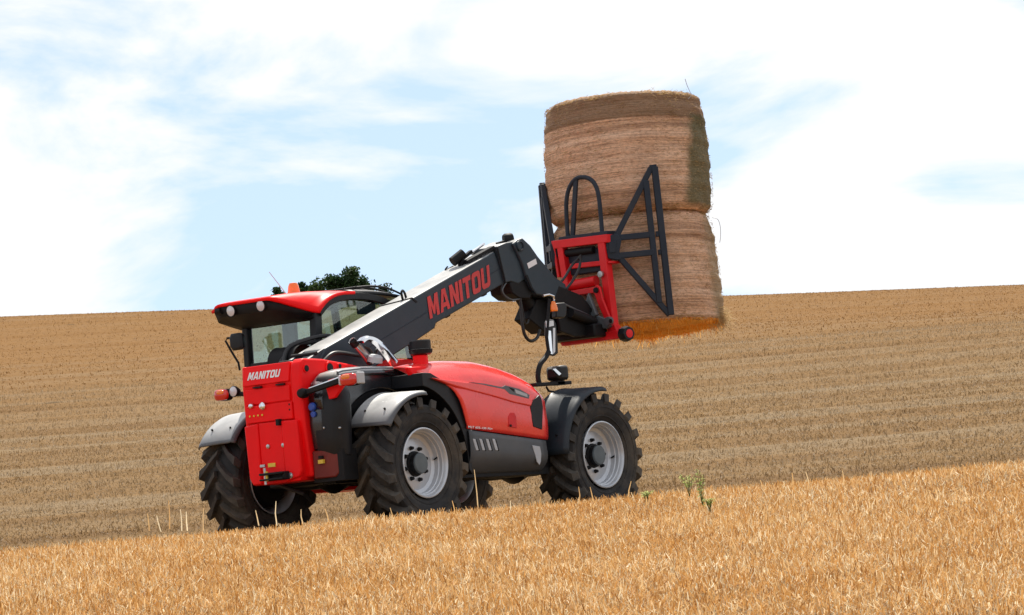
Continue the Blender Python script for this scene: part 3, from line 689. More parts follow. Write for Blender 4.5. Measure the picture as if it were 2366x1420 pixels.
# right tail lamp on its arm
def lathe_lamp(name, c, axis, L_, r_, parent, front, back):
    q = MB(); q.lathe([(0, .0001), (0, r_*.75), (L_*.12, r_), (L_*.3, r_)], c, axis, 20); o = q.build(name, back, parent)
    return o
la = U(702, 908, 'x', -.98); lb = U(792, 877, 'x', -1.00)
m = MB(); m.bar(la, lb, .045, .05); m.lathe([(0, .045), (-.05, .05), (-.09, .04), (-.095, .0001)], la+Vector((.03, 0, 0)), (1, 0, 0), 16); arm = m.build('lamp_arm', BLKM, TH, bevel=.008)
MB().bar(la+Vector((-.01, -.08, .038)), lb+Vector((-.01, .02, .030)), .012, .010).build('chrome_strip', CHROME, arm)
def tail_lamp(c, wy, hz, flip=1):
    """rounded box lamp: red lens low, orange high, pale back shell"""
    cx, cy, cz = c
    ys = np.linspace(-wy, wy, 9); sec = []
    for yy in ys:
        k = math.sqrt(max(.05, 1-(yy/wy)**4))
        sec.append((yy, k))
    def shell(x0, x1, zlo, zhi):
        q = MB(); rings = []
        for yy, k in sec:
            ring = []
            for t in range(10):
                a = 2*math.pi*t/10
                zz = (zlo+zhi)/2+(zhi-zlo)/2*k*math.copysign(abs(math.sin(a))**.6, math.sin(a))
                xx = (x0+x1)/2+(x1-x0)/2*k*math.copysign(abs(math.cos(a))**.6, math.cos(a))
                ring.append((cx+xx, cy+yy, cz+zz))
            rings.append(ring)
        q.loft(rings, closed=True, caps=True); return q
    o = shell(-.075, -.005, -hz, hz).build('tail_lamp', LENSR, TH, smooth=50)
    q = MB(); rings = []
    shell(-.084, -.02, hz*.05, hz*.88)
    MBo = shell(-.082, -.02, hz*.0, hz*.85)
    for i, vv in enumerate(MBo.v): MBo.v[i] = (vv[0], cy+(vv[1]-cy)*.62+wy*.12*flip, vv[2])
    MBo.build('lens', LENSO, o, smooth=50)
    sh = shell(-.02, .06, -hz*1.06, hz*1.08); sh.build('housing', BLKM, o, smooth=50)
    return o
c = U(812, 876, 'x', -1.0); o = tail_lamp((c.x, c.y, c.z), .105, .058)
q = MB(); q.box(c.x-.05, c.x+.05, c.y-.125, c.y-.100, c.z-.05, c.z+.06); q.build('end_cap', STICK, o, bevel=.01)
q = MB(); q.box(c.x-.05, c.x+.04, c.y+.100, c.y+.122, c.z-.045, c.z+.05); q.build('end_cap', LENSW, o, bevel=.01)
# left tail lamp and round work lamp
c = U(518, 912, 'x', -.75); o = tail_lamp((c.x, c.y, c.z), .088, .055, -1)
m = MB(); m.tube([(c.x+.02, c.y-.05, c.z), (c.x+.03, c.y-.2, c.z-.01), (-.70, .20, c.z-.06)], .022, 8); m.build('lamp_arm', BLKM, TH)
c = U(543, 904, 'x', -.74); q = MB(); q.lathe([(.05, .0001), (.05, .03), (0, .052), (-.02, .055), (-.03, .050)], c, (1, 0, 0), 20); o = q.build('work_lamp', BLKM, TH)
q = MB(); q.lathe([(-.026, .050), (-.036, .035), (-.040, .0001)], c, (1, 0, 0), 20); q.build('lens', LENSW, o)

# --- red bonnet on the right side
def zt(x): return float(np.interp(x, [.2, .45, .8, 1.15, 1.45, 1.7, 1.9, 2.03], [1.555, 1.59, 1.607, 1.60, 1.555, 1.49, 1.42, 1.345]))
def zb(x): return float(np.interp(x, [.75, 1.95, 2.05], [.925, .792, .785]))
def bonnet():
    m = MB(); rings = []; nt_ = 26
    js = [(-.50, 0.0, -.03), (-.62, .0, -.005), (-.74, 0, 0), (-.86, 0, -.018), (-.955, 0, -.06), (-1.02, 0, -.12), (-1.065, 0, -.195), (-1.095, 0, -.275), (-1.108, .30, None), (-1.112, .45, None), (-1.110, .62, None), (-1.106, .8, None), (-1.102, .93, None), (-1.090, 1.0, None)]
    for i in range(nt_+1):
        t = i/nt_; ring = []
        for (y_, fr, dz) in js:
            # height at the rear end decides where this line starts
            zr_ = zt(.4)+dz if dz is not None else (1.31+(.925-1.31)*(fr-.22)/.78)
            x0 = xr(zr_); x = x0+(2.03-x0)*t
            if dz is not None: z = zt(x)+dz*(1-.35*t)
            else:
                zs = zt(x)-.275*(1-.35*t); z = zs+(zb(x)-zs)*((fr-.22)/.78)
            yy = y_
            # waist crease: upper part stands proud of the lower towards the front
            if dz is None and fr < .5: yy += .012*t
            k = max(0, (t-.86)/.14); yy += .02*k*k
            ring.append((x, yy, z))
        rings.append(ring)
    m.loft(rings)
    return m.build('bonnet', REDB, TH, smooth=45, solid=.014)
bo = bonnet()
def flank(px, py, off=.0): return U(px, py, 'y', -1.115-off)
# raised blade along the bonnet, with its silver stripe
bl_ = [(1000, 872), (1060, 880), (1115, 886), (1160, 895), (1205, 905), (1226, 913), (1232, 926), (1228, 938), (1190, 930), (1140, 915), (1090, 902), (1040, 888)]
m = MB(); m.prism([flank(a, b, .012) for a, b in bl_], (0, .05, 0)); bd = m.build('blade', REDB, bo, bevel=.012, seg=3)
sp = [(1085, 882), (1120, 886), (1160, 894), (1168, 890), (1200, 898), (1224, 912), (1222, 921), (1195, 914), (1178, 910), (1166, 899), (1120, 889)]
m = MB(); m.prism([flank(a, b, .013) for a, b in sp], (0, .01, 0)); m.build('stripe', DSTEEL, bd)
m = MB(); m.prism([flank(a, b, .016) for a, b in [(1190, 899), (1218, 910), (1219, 917), (1192, 908)]], (0, .01, 0)); m.build('badge', STICK, bd)
m = MB(); m.prism([flank(a, b, .016) for a, b in [(1176, 894), (1188, 898), (1188, 905)]], (0, .01, 0)); m.build('badge', BLKM, bd)
# dark grille window at the front of the flank
gp = [(1226, 940), (1232, 925), (1240, 918), (1246, 912), (1252, 921), (1255, 940), (1253, 992), (1233, 985), (1229, 965)]
m = MB(); m.prism([flank(a, b, .004) for a, b in gp], (0, .03, 0)); m.build('side_grille', BLK, bo, bevel=.004)
# silver front cheek on top
m = MB(); m.prism([U(a, b, 'y', -1.06) for a, b in [(1203, 882), (1222, 888), (1242, 902), (1238, 920), (1230, 922), (1212, 897)]], (0, .06, 0)); m.build('front_cheek', STICK, bo, bevel=.01)
# recessed latch
m = MB(); m.prism([flank(a, b, .003) for a, b in [(1174, 962), (1178, 953), (1188, 952), (1193, 960), (1195, 989), (1176, 985)]], (0, .012, 0)); lt = m.build('latch_recess', REDD, bo, bevel=.006)
c = flank(1180, 983, .01); q = MB(); q.lathe([(0, .014), (-.006, .012), (-.007, .0001)], c, (0, 1, 0), 12); q.build('latch', BLKM, lt)
text_on('model_lettering', 'MLT 635-130 PS+', flank(1081, 988, .0), flank(1137, 993, .0), flank(1137, 988, .0), flank(1081, 983, .0), WHITE, bo, off=.006, bold=.03)
# grey skirt below
def skirt():
    m = MB(); rings = []
    for i in range(16):
        t = i/15; ring = []
        for k in range(10):
            q = k/9
            x0 = .775-.02*q; x = x0+(1.965-x0)*t
            z = (zb(x)-.014)+(.468-(zb(x)-.014))*q
            y = -1.098+.13*max(0, (q-.45)/.55)**2.2-.01*math.sin(q*math.pi)
            ring.append((x, y, z))
        rings.append(ring)
    return m.loft(rings).build('side_skirt', SKIRT, TH, smooth=50, solid=.012)
sk = skirt()
for k in range(4):
    x0 = 1093+k*15
    m = MB(); m.prism([U(a, b, 'y', -1.119) for a, b in [(x0, 1013), (x0+6, 1014), (x0+13.5, 1040), (x0+7.5, 1040)]], (0, .01, 0)); m.build('vent_slot', STICK, sk, bevel=.003)
    m = MB(); m.prism([U(a, b, 'y', -1.1185) for a, b in [(x0+6.2, 1014), (x0+8.6, 1015), (x0+16, 1041), (x0+13.7, 1041)]], (0, .02, 0)); m.build('vent_slot', BLKM, sk)
m = MB(); m.prism([U(a, b, 'y', -1.119) for a, b in [(1230, 1028), (1248, 1031), (1251, 1048), (1250, 1066), (1247, 1074), (1241, 1066), (1237, 1050)]], (0, .01, 0)); m.build('vent_slot', STICK, sk, bevel=.003)
m = MB(); m.box(.72, 2.1, -1.0, -.5, .455, .52); m.box(1.7, 2.2, -.95, -.4, .5, 1.2); m.build('engine_tray', BLKM, TH)

# --- air pre-cleaner
m = MB(); m.lathe([(0, .0001), (0, .10), (.03, .095), (.06, .075), (.15, .072), (.155, .0001)], (.50, -.80, 1.52), (0, 0, 1), 20); m.prism([U(a, b, 'y', -.96) for a, b in [(944, 848), (985, 845), (992, 862), (975, 870), (952, 866)]], (0, .06, 0)); ab = m.build('air_intake', RED, TH, bevel=.012)
m = MB(); m.lathe([(0, .0001), (0, .085), (.012, .105), (.055, .112), (.058, .102), (.135, .103), (.145, .096), (.15, .0001)], (.515, -.80, 1.668), (0, 0, 1), 28); m.build('precleaner', BLK, ab)
m = MB(); m.lathe([(0, .112), (.03, .116), (.032, .10)], (.515, -.80, 1.69), (0, 0, 1), 28); m.build('band', BLKM, ab)
# --- exhaust and chrome bow between boom and engine
m = MB(); m.tube(smooth_path([U(857, 838, 'y', -.48), U(842, 818, 'y', -.48), U(826, 800, 'y', -.48), U(813, 786, 'y', -.48)], 4), .038, 14, cap=False); ex = m.build('exhaust', STEEL, TH, solid=.006)
m = MB(); m.lathe([(0, .0001), (0, .034)], U(815, 789, 'y', -.48), U(842, 818, 'y', -.48)-U(813, 786, 'y', -.48), 14); m.tube([U(812, 785, 'y', -.48), U(822, 797, 'y', -.48)], .042, 14, cap=False); m.build('tip', BLKM, ex)
m = MB(); bow = smooth_path([U(835, 790, 'y', -.60), U(848, 781, 'y', -.60), U(868, 788, 'y', -.60), U(888, 808, 'y', -.60), U(912, 838, 'y', -.60)], 6)
rings = []
for i, p in enumerate(bow):
    tt = i/(len(bow)-1); d = (bow[min(i+1, len(bow)-1)]-bow[max(i-1, 0)]).normalized(); nrm = Vector((-d.z, 0, d.x)); h_ = .016+.03*tt
    rings.append([p+nrm*h_+Vector((0, .05, 0)), p+nrm*h_*1.1+Vector((0, 0, 0)), p+nrm*h_*.6+Vector((0, -.03, 0)), p-nrm*h_*.6+Vector((0, -.03, 0)), p-nrm*h_+Vector((0, .02, 0))])
m.loft(rings, closed=True, caps=True); m.build('intake_bow', CHROME, TH, smooth=60)
m = MB(); m.lathe([(0, .0001), (0, .075), (.05, .07), (.07, .05), (.075, .0001)], U(866, 836, 'y', -.57), (0, -.3, 1), 18); m.build('header_cap', STICK, TH)
m = MB(); m.tube(smooth_path([U(840, 800, 'y', -.5), U(852, 806, 'y', -.5), U(860, 822, 'y', -.5), U(850, 840, 'y', -.5)], 5), .018, 8); m.tube(smooth_path([U(880, 800, 'y', -.5), U(868, 812, 'y', -.5), U(872, 838, 'y', -.5)], 5), .015, 8); m.build('engine_hose', RUBB, TH)

# --- boom
th = R(19.3); BO = Vector((-.30, 0, 1.80)); bd_ = Vector((math.cos(th), 0, math.sin(th))); bn_ = Vector((-math.sin(th), 0, math.cos(th)))
def bp(a, p, y): q = BO+bd_*a+bn_*p; return Vector((q.x, y, q.z))
YR, YL = -.305, .005
m = MB(); m.prism([bp(a, p, YR) for a, p in [(-.02, 0), (2.885, 0), (2.915, -.347), (1.68, -.347), (1.64, -.385), (1.30, -.40), (.45, -.42), (-.1, -.30), (-.30, -.18)]], (0, YL-YR, 0))
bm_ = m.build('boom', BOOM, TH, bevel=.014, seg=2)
for yy in (YR+.012, YL-.052):
    m = MB(); m.prism([bp(a, p, yy) for a, p in [(-.45, -.02), (-.01, .002), (.05, -.15), (-.30, -.22), (-.52, -.14)]], (0, .04, 0)); m.build('boom_lug', BOOM, bm_, bevel=.006)
for ap in (-.35, -.16): 
    q = MB(); q.tube([bp(ap, .0, YR-.004), bp(ap, .0, YL+.004)], .018, 10); q.build('pin', BLKM, bm_)
m = MB(); m.tube([bp(-.40, -.10, -.42), bp(-.40, -.10, .24)], .05, 16); m.build('boom_pivot', STEEL, TH)
# weld bead lines and stepped wear plates on the flank
MB().box(0, 0, 0, 0, 0, 0)
m = MB(); m.bar(bp(.35, -.215, YR-.001), bp(2.89, -.185, YR-.001), .006, .007); m.build('fold_line', ARM, bm_)
m = MB(); m.prism([bp(a, p, YR-.004) for a, p in [(1.42, .004), (1.45, .004), (1.50, -.06), (1.47, -.06)]], (0, .008, 0)); m.box(0, 0, 0, 0, 0, 0); m.build('strap', BLKM, bm_)
m = MB(); m.bar(bp(1.44, .003, YR), bp(1.30, .003, YL), .02, .012, up=tuple(bn_)); m.build('strap', BLKM, bm_)
m = MB(); m.tube(smooth_path([bp(1.42, 0, -.20), bp(1.43, .07, -.20), bp(1.47, .085, -.19), bp(1.50, .05, -.18), bp(1.50, 0, -.18)], 5), .012, 8); m.build('lifting_eye', BLKM, bm_)
for a in (1.9, 2.55): 
    q = MB(); q.prism([bp(a, -.347, YR+.05), bp(a+.10, -.347, YR+.05), bp(a+.08, -.37, YR+.05), bp(a+.02, -.37, YR+.05)], (0, .2, 0)); q.build('wear_pad', BLKM, bm_)
q_ = lambda px, py: U(px, py, 'y', YR-.002)
block_text('lettering', 'MANITOU', q_(993, 737), q_(1133, 660), q_(1129, 611), q_(986, 686), DECAL, bm_)
# sooty exhaust stain is a worn patch with its own shape
c = BO+bd_*1.22+bn_*(-.22)
# boom head
hy = -.325; hp = lambda px, py: U(px, py, 'y', hy)
m = MB(); m.prism([hp(a, b) for a, b in [(1148, 569), (1170, 560), (1192, 556), (1212, 585), (1220, 625), (1217, 643), (1198, 656), (1182, 650), (1168, 653), (1160, 620)]], (0, .35, 0)); hd = m.build('boom_head', BOOM, TH, bevel=.012)
m = MB(); m.prism([U(a, b, 'y', hy-.03) for a, b in [(1186, 563), (1196, 553), (1208, 549), (1226, 566), (1244, 592), (1285, 640), (1308, 656), (1310, 672), (1296, 690), (1262, 684), (1240, 680), (1228, 664), (1216, 638), (1206, 605)]], (0, .40, 0)); gn = m.build('gooseneck', BOOM, TH, bevel=.016, seg=3)
m = MB(); m.lathe([(0, .055), (-.02, .055), (-.024, .04), (-.012, .038), (-.012, .0001)], U(1200, 568, 'y', hy-.03), (0, 1, 0), 20); m.build('pivot_boss', BOOM, gn)
m = MB(); m.prism([U(a, b, 'y', hy-.033) for a, b in [(1218, 608), (1238, 597), (1241, 609), (1222, 620)]], (0, .005, 0)); m.build('sticker', WHITE, gn)
m = MB(); m.prism([U(a, b, 'y', hy-.032) for a, b in [(1214, 636), (1219, 634), (1230, 662), (1238, 678), (1229, 668)]], (0, .005, 0)); m.build('gap', BLKM, gn)
m = MB(); m.bar(hp(1148.5, 570)+Vector((0, -.002, 0)), hp(1168, 653)+Vector((0, -.002, 0)), .008, .016, up=tuple(bd_)); m.build('gap', BLKM, hd)
# lamps and hose reel block on top of the boom end
m = MB(); m.tube([bp(2.45, .06, -.10), bp(2.58, .10, -.16)], .052, 16); m.bar(bp(2.48, .0, -.16), bp(2.55, .07, -.16), .05, .03); m.tube(smooth_path([bp(2.42, .03, -.05), bp(2.40, -.0, -.02), bp(2.5, .002, -.05)], 4), .008, 6); m.build('work_lamp', BLKM, bm_)
m = MB(); m.bar(bp(2.52, .02, -.2), bp(2.92, .035, -.26), .09, .03); m.bar(bp(2.60, .045, -.12), bp(2.72, .075, -.15), .05, .03); m.build('valve_block', BLKM, bm_)
m = MB(); m.tube([bp(2.70, .055, -.14), bp(2.92, .085, -.18)], .014, 8); m.build('steel_pipe', CHROME, bm_)
m = MB(); m.lathe([(-.05, .0001), (-.05, .05), (-.03, .062), (.03, .062), (.05, .05), (.05, .0001)], U(1174, 552, 'y', -.2), (.8, -.6, .1), 18); m.bar(U(1150, 563, 'y', -.2), U(1170, 556, 'y', -.2), .05, .03); m.build('work_lamp', BLKM, hd)

# --- carriage: link plates, tilt ram, hoses
for yy in (-.36, .04):
    m = MB(); m.prism([U(a, b, 'y', yy) for a, b in [(1292, 660), (1312, 668), (1345, 682), (1395, 745), (1405, 770), (1330, 778), (1296, 765), (1288, 720), (1282, 690)]], (0, .035, 0)); m.build('carriage_plate', BLKM, TH, bevel=.008)
m = MB(); m.box(3.45, 4.00, -.33, .03, 1.92, 2.25); m.box(3.75, 3.98, -.48, .18, 1.86, 2.0); m.build('carriage', BLKM, TH, bevel=.02)
m = MB(); m.tube([U(1195, 665, 'y', -.15), U(1245, 745, 'y', -.15)], .085, 16); m.tube([U(1240, 738, 'y', -.15), U(1310, 765, 'y', -.15)], .045, 14); rm = m.build('tilt_ram', BLKM, TH)
m = MB(); m.prism([U(a, b, 'y', -.24) for a, b in [(1222, 735), (1240, 690), (1290, 690), (1300, 760), (1262, 768)]], (0, .2, 0)); m.build('tilt_link', BLKM, TH, bevel=.01)
m = MB(); m.prism([U(a, b, 'y', -.32) for a, b in [(1178, 652), (1215, 646), (1232, 672), (1225, 690), (1200, 688), (1184, 676)]], (0, .28, 0)); m.build('ram_bracket', BLKM, TH, bevel=.01)
def hose(pts, r_, mt=RUBB, nm='hose'):
    MB().tube(smooth_path(pts, 7), r_, 8).build(nm, mt, TH)
yq = -.30
hose([U(a, b, 'y', yq) for a, b in [(1198, 672), (1203, 700), (1206, 740), (1212, 772), (1225, 787), (1240, 781), (1248, 762)]], .017)
hose([U(a, b, 'y', -.26) for a, b in [(1203, 690), (1210, 725), (1213, 745), (1219, 746), (1222, 738)]], .008)
hose([U(a, b, 'y', yq) for a, b in [(1170, 652), (1161, 668), (1166, 682), (1183, 692), (1200, 690)]], .009, DSTEEL)
hose([U(a, b, 'y', yq) for a, b in [(1163, 652), (1158, 670), (1168, 688), (1190, 694)]], .007)
hose([U(a, b, 'y', -.25) for a, b in [(1292, 655), (1305, 640), (1322, 612), (1336, 598), (1342, 590)]], .014, RUBB)
hose([U(a, b, 'y', -.28) for a, b in [(1308, 668), (1322, 650), (1336, 625), (1341, 604), (1340, 590)]], .014, RUBB)
hose([U(a, b, 'y', -.33) for a, b in [(1280, 690), (1295, 715), (1320, 735), (1350, 740)]], .016)
hose([U(a, b, 'y', -.38) for a, b in [(1300, 700), (1330, 715), (1360, 728), (1385, 740)]], .012, DSTEEL)
m = MB(); m.tube([U(1318, 722, 'y', -.40), U(1372, 742, 'y', -.40)], .05, 14); m.build('coupler_block', BLKM, TH)

# --- right front lamp mast with mirror
yM = -1.0; mp_ = lambda a, b, y=yM: U(a, b, 'y', y)
m = MB(); m.bar(mp_(1230, 889), mp_(1312, 884), .10, .035); m.tube([mp_(1262, 893), mp_(1268, 903), mp_(1280, 905)], .012, 8); br = m.build('mast_bracket', BLKM, TH, bevel=.006)
m = MB(); m.tube(smooth_path([mp_(1246, 887), mp_(1243, 866), mp_(1248, 842), mp_(1260, 826), mp_(1268, 812)], 6), .026, 12); m.tube([mp_(1268, 815), mp_(1263, 780), mp_(1266, 735), mp_(1270, 690)], .018, 10); m.build('mast_tube', BLKM, TH)
c = mp_(1287, 862)
m = MB(); rings = []
for k, (dx, s_) in enumerate([(-.085, .55), (-.05, .92), (.02, 1.0), (.06, .97)]):
    rings.append([(c.x+dx, c.y+y_*s_*.10, c.z+z_*s_*.075) for y_, z_ in [(-1, -.7), (-.8, -1), (.8, -1), (1, -.7), (1, .7), (.8, 1), (-.8, 1), (-1, .7)]])
m.loft(rings, closed=True, caps=True); hl = m.build('headlamp', BLK, TH, smooth=35, bevel=.006)
m = MB(); m.prism([U(a, b, 'y', c.y-.11) for a, b in [(1277, 852), (1284, 851), (1297, 863), (1292, 867)]], (0, .02, 0)); m.build('reflector', CHROME, hl)
m = MB(); m.box(c.x-.06, c.x+.05, c.y-.05, c.y+.05, c.z-.12, c.z-.075); m.build('foot', BLKM, hl)
# mirror, seen nearly edge on
m = MB(); m.prism([mp_(a, b) for a, b in [(1262, 742), (1268, 737), (1280, 738), (1285, 748), (1289, 790), (1290, 815), (1282, 822), (1272, 820), (1266, 800), (1262, 770)]], (.03, .05, 0)); mr_ = m.build('mirror', BLK, TH, bevel=.010, seg=3)
m = MB(); m.prism([mp_(a, b, yM-.003) for a, b in [(1261, 741), (1279, 740), (1280, 752), (1262, 756)]], (0, .004, 0)); m.build('glass', LENSW, mr_)
m = MB(); m.prism([mp_(a, b, yM-.003) for a, b in [(1263, 762), (1273, 764), (1277, 818), (1270, 816)]], (0, .004, 0)); m.build('glass', MIRR, mr_)
m = MB(); m.prism([mp_(a, b, yM-.004) for a, b in [(1278, 757), (1283, 757), (1283, 812), (1278, 818)]], (0, .004, 0)); m.build('rim', LENSW, mr_)
c = mp_(1300, 716); m = MB(); m.prism([mp_(a, b) for a, b in [(1285, 700), (1306, 698), (1310, 706), (1309, 728), (1304, 734), (1285, 733)]], (.03, .08, 0)); m.build('lamp_box', BLK, TH, bevel=.012)
m = MB(); m.lathe([(0, .0001), (0, .038), (.02, .042), (.06, .034), (.10, .018), (.105, .0001)], mp_(1280, 719, -1.03), (0, 0, 1), 16); m.build('indicator', LENSO, TH)
m = MB(); m.tube([mp_(1280, 694, -1.03), mp_(1279, 684, -1.03), mp_(1268, 680, -1.03), mp_(1255, 683, -1.03)], .012, 8); m.build('indicator_arm', CHROME, TH)

# ------------------------------------------------------------------ cab
CY0, CY1, CX0, CX1 = .14, 1.10, .10, 1.55     # right, left, rear, front
CB = MB()
CB.box(CX0, CX1, CY0, CY1, .75, 1.72); cabb = CB.build('cab_body', RED, TH, bevel=.03)
def pillar(a, b, wx, wy, nm='pillar'):
    MB().bar(a, b, wx, wy, up=(1, 0, 0)).build(nm, BLK, TH, bevel=.012)
pillar((CX0+.02, CY1-.035, 1.70), (CX0+.02, CY1-.045, 2.20), .075, .08)
pillar((CX0+.02, CY0+.045, 1.70), (CX0+.06, CY0+.045, 2.22), .085, .10)
pillar((CX1, CY1-.04, 1.70), (CX1-.09, CY1-.05, 2.36), .06, .07)
pillar((CX1, CY0+.04, 1.70), (CX1-.12, CY0+.05, 2.30), .06, .05)
MB().bar((CX0+.02, CY0+.05, 1.74), (CX0+.02, CY1-.05, 1.74), .06, .07).build('sill', BLK, TH, bevel=.01)
MB().bar((CX0+.03, CY0+.05, 2.19), (CX0+.03, CY1-.05, 2.17), .07, .10).build('header', BLKM, TH, bevel=.01)
MB().box(CX0+.015, CX0+.02, CY0+.09, CY1-.08, 1.77, 2.14).build('rear_window', GLASS, TH, smooth=0)
MB().prism([(CX0+.1, CY1-.02, 1.73), (CX1-.03, CY1-.02, 1.73), (CX1-.10, CY1-.03, 2.34), (CX0+.1, CY1-.03, 2.22)], (0, .005, 0)).build('door_window', GLASS, TH, smooth=0)
MB().prism([(CX0+.10, CY0+.01, 1.73), (CX1-.03, CY0+.01, 1.73), (CX1-.18, CY0+.01, 2.22), (.9, CY0+.01, 2.34), (.5, CY0+.01, 2.34), (CX0+.1, CY0+.01, 2.22)], (0, .005, 0)).build('side_window', GLASS, TH, smooth=0)
MB().prism([(CX1-.01, CY0+.05, 1.73), (CX1-.01, CY1-.06, 1.73), (CX1-.10, CY1-.08, 2.35), (CX1-.10, CY0+.06, 2.35)], (.005, 0, 0)).build('windscreen', GLASS, TH, smooth=0)
# door frame upright seen through the rear window
MB().bar((.75, CY1-.05, 1.70), (.75, CY1-.055, 2.25), .17, .05, up=(1, 0, 0)).build('door_pillar', BLK, TH, bevel=.01)
# interior
MB().box(.40, .52, .48, .90, 1.15, 1.78).build('seat_back', SEAT, TH, bevel=.05, seg=3)
MB().box(.42, .52, .58, .80, 1.78, 1.98).build('headrest', SEAT, TH, bevel=.04, seg=3)
MB().box(.42, .95, .46, .92, 1.02, 1.18).build('seat_cushion', SEAT, TH, bevel=.05, seg=3)
m = MB(); tor = [(1.12+.07*math.sin(a), .69+.19*math.cos(a), 1.66+.16*math.sin(a)) for a in np.linspace(0, 2*math.pi, 25)]
m.tube(tor, .017, 8, cap=False); m.tube([(1.12, .69, 1.66), (1.26, .69, 1.40)], .03, 8); m.bar((1.12, .50, 1.66), (1.12, .88, 1.66), .03, .015); m.build('steering_wheel', BLKM, TH)
MB().box(1.22, 1.50, .22, 1.02, 1.25, 1.70).build('dashboard', BLKM, TH, bevel=.06, seg=3)
MB().box(.55, 1.0, .17, .33, 1.2, 1.80).build('console', BLKM, TH, bevel=.03)
# dark monitor and sun blind
MB().box(1.00, 1.04, .20, .30, 1.90, 2.10).build('monitor', BLKM, TH, bevel=.01)
MB().box(.78, 1.05, .16, .19, 2.17, 2.30).build('sun_blind', BLKM, TH, bevel=.01)
# roof: red shell with a rear lip whose corners sweep down to the pillars
def roof():
    m = MB(); rings = []
    ys = np.linspace(1.16, .10, 23)
    for y in ys:
        kr = sstep(.40, .12, y); kl = sstep(1.02, 1.16, y)
        xb = -.32+.44*kr**1.3+.06*kl; zbk = 2.345-.16*kr**1.2-.05*kl
        zt_ = 2.405-.03*kr**2-.03*kl
        xf = .70-.02*kr
        ring = []
        for i in range(12):
            t = i/11; x = xf+(xb-xf)*t
            ring.append((x, float(y), float(zt_-(zt_-zbk)*t**3.2)))
        rings.append(ring)
    m.loft(rings); return m.build('roof', RED, TH, smooth=50, solid=.028)
rf = roof()
# dark underside of the rear overhang
m = MB(); rings = []
for y in np.linspace(1.13, .17, 12):
    kr = float(sstep(.42, .14, y)); kl = float(sstep(1.02, 1.14, y))
    xb = -.31+.43*kr**1.3+.06*kl; z1 = 2.342-.155*kr**1.2-.05*kl
    rings.append([(xb, float(y), z1), (xb+.05, float(y), z1-.10+.06*kr), (-.02+.12*kr, float(y), 2.15), (.12, float(y), 2.12)])
m.loft(rings); m.build('roof_lining', BLKM, rf, smooth=40, solid=.01)
for px, py in ((534, 718), (603, 706)):
    c = U(px, py, 'x', -.30)
    q = MB(); q.lathe([(.09, .04), (.0, .062), (-.012, .060), (-.012, .052)], c, (1, 0, .12), 22); lo_ = q.build('work_lamp', BLKM, rf)
    q = MB(); q.lathe([(-.006, .055), (-.016, .04), (-.020, .0001)], c, (1, 0, .12), 22); q.build('lens', LENSW, lo_)
q = MB(); c = U(507, 718, 'x', -.28); q.lathe([(-.04, .0001), (-.04, .034), (.03, .04), (.04, .0001)], c, (.2, 1, 0), 16); q.tube([c+Vector((0, -.03, 0)), c+Vector((.06, -.10, -.02))], .02, 8); q.build('side_lamp', BLKM, rf)
q = MB(); q.lathe([(0, .0001), (0, .060), (.012, .062), (.075, .052), (.105, .038), (.112, .0001)], (.22, .495, 2.408), (0, 0, 1), 22); q.build('beacon', BEACON, rf)
q = MB(); q.tube([U(672, 693, 'x', .3), U(650, 664, 'x', .3), U(622, 628, 'x', .3)], [.006, .005, .004], 6); q.build('antenna', STICK, rf)
# black front half of the roof with a guard grille
m = MB(); rings = []
for y in np.linspace(1.12, .12, 9):
    e = float(sstep(.26, .12, y)+sstep(.98, 1.12, y))
    ring = []
    for i in range(9):
        t = i/8; x = .66+.90*t; ring.append((x, float(y), 2.405+.012*math.sin(t*2.4)-.07*t**2.4-.035*e))
    rings.append(ring)
m.loft(rings); rfr = m.build('front_roof', BLK, TH, smooth=50, solid=.03)
for k in range(7):
    y = .22+k*.125
    m = MB(); m.tube(smooth_path([(.80, y, 2.44), (1.1, y, 2.455), (1.35, y, 2.43), (1.58, y, 2.36)], 4), .011, 6); m.build('guard_bar', BLKM, rfr)
for x, z in ((.82, 2.44), (1.58, 2.36)):
    MB().tube([(x, .2, z), (x, 1.0, z)], .013, 6).build('guard_bar', BLKM, rfr)
m = MB(); m.box(1.50, 1.60, .10, .16, 2.16, 2.26); m.tube([(1.42, .12, 2.16), (1.45, .12, 2.30)], .03, 8); m.build('camera_box', BLKM, TH, bevel=.008)
# curved frame over the right side window
m = MB(); pth = smooth_path([(CX0+.05, CY0-.005, 2.18), (.30, CY0-.012, 2.285), (.50, CY0-.014, 2.335), (.80, CY0-.014, 2.345), (1.10, CY0-.012, 2.305), (1.36, CY0-.01, 2.205)], 6)
rings = []
for i, p in enumerate(pth):
    d = (pth[min(i+1, len(pth)-1)]-pth[max(i-1, 0)]).normalized(); n_ = Vector((-d.z, 0, d.x))
    rings.append([p+n_*.035, p+n_*.03+Vector((0, -.02, 0)), p-n_*.03+Vector((0, -.02, 0)), p-n_*.04, p-n_*.03+Vector((0, .03, 0)), p+n_*.03+Vector((0, .03, 0))])
m.loft(rings, closed=True, caps=True); m.build('window_frame', BLK, TH, smooth=40)
# left mirror
c = U(548, 789, 'x', -.16)
m = MB(); rings = []
for dx, s_ in ((-.03, .75), (-.015, 1), (.02, .95), (.06, .6)):
    rings.append([(c.x+dx, c.y+y_*s_*.085, c.z+z_*s_*.085) for y_, z_ in [(-1, -.8), (-.6, -1), (.6, -1), (1, -.5), (1, .6), (.7, 1), (-.7, 1), (-1, .8)]])
m.loft(rings, closed=True, caps=True); mi_ = m.build('mirror', BLK, TH, smooth=35, bevel=.006)
m = MB(); m.tube([U(a, b, 'x', -.16) for a, b in [(545, 779), (525, 781), (521, 787), (535, 812), (551, 838), (554, 855)]], .011, 8); m.build('mirror_arm', BLKM, TH)
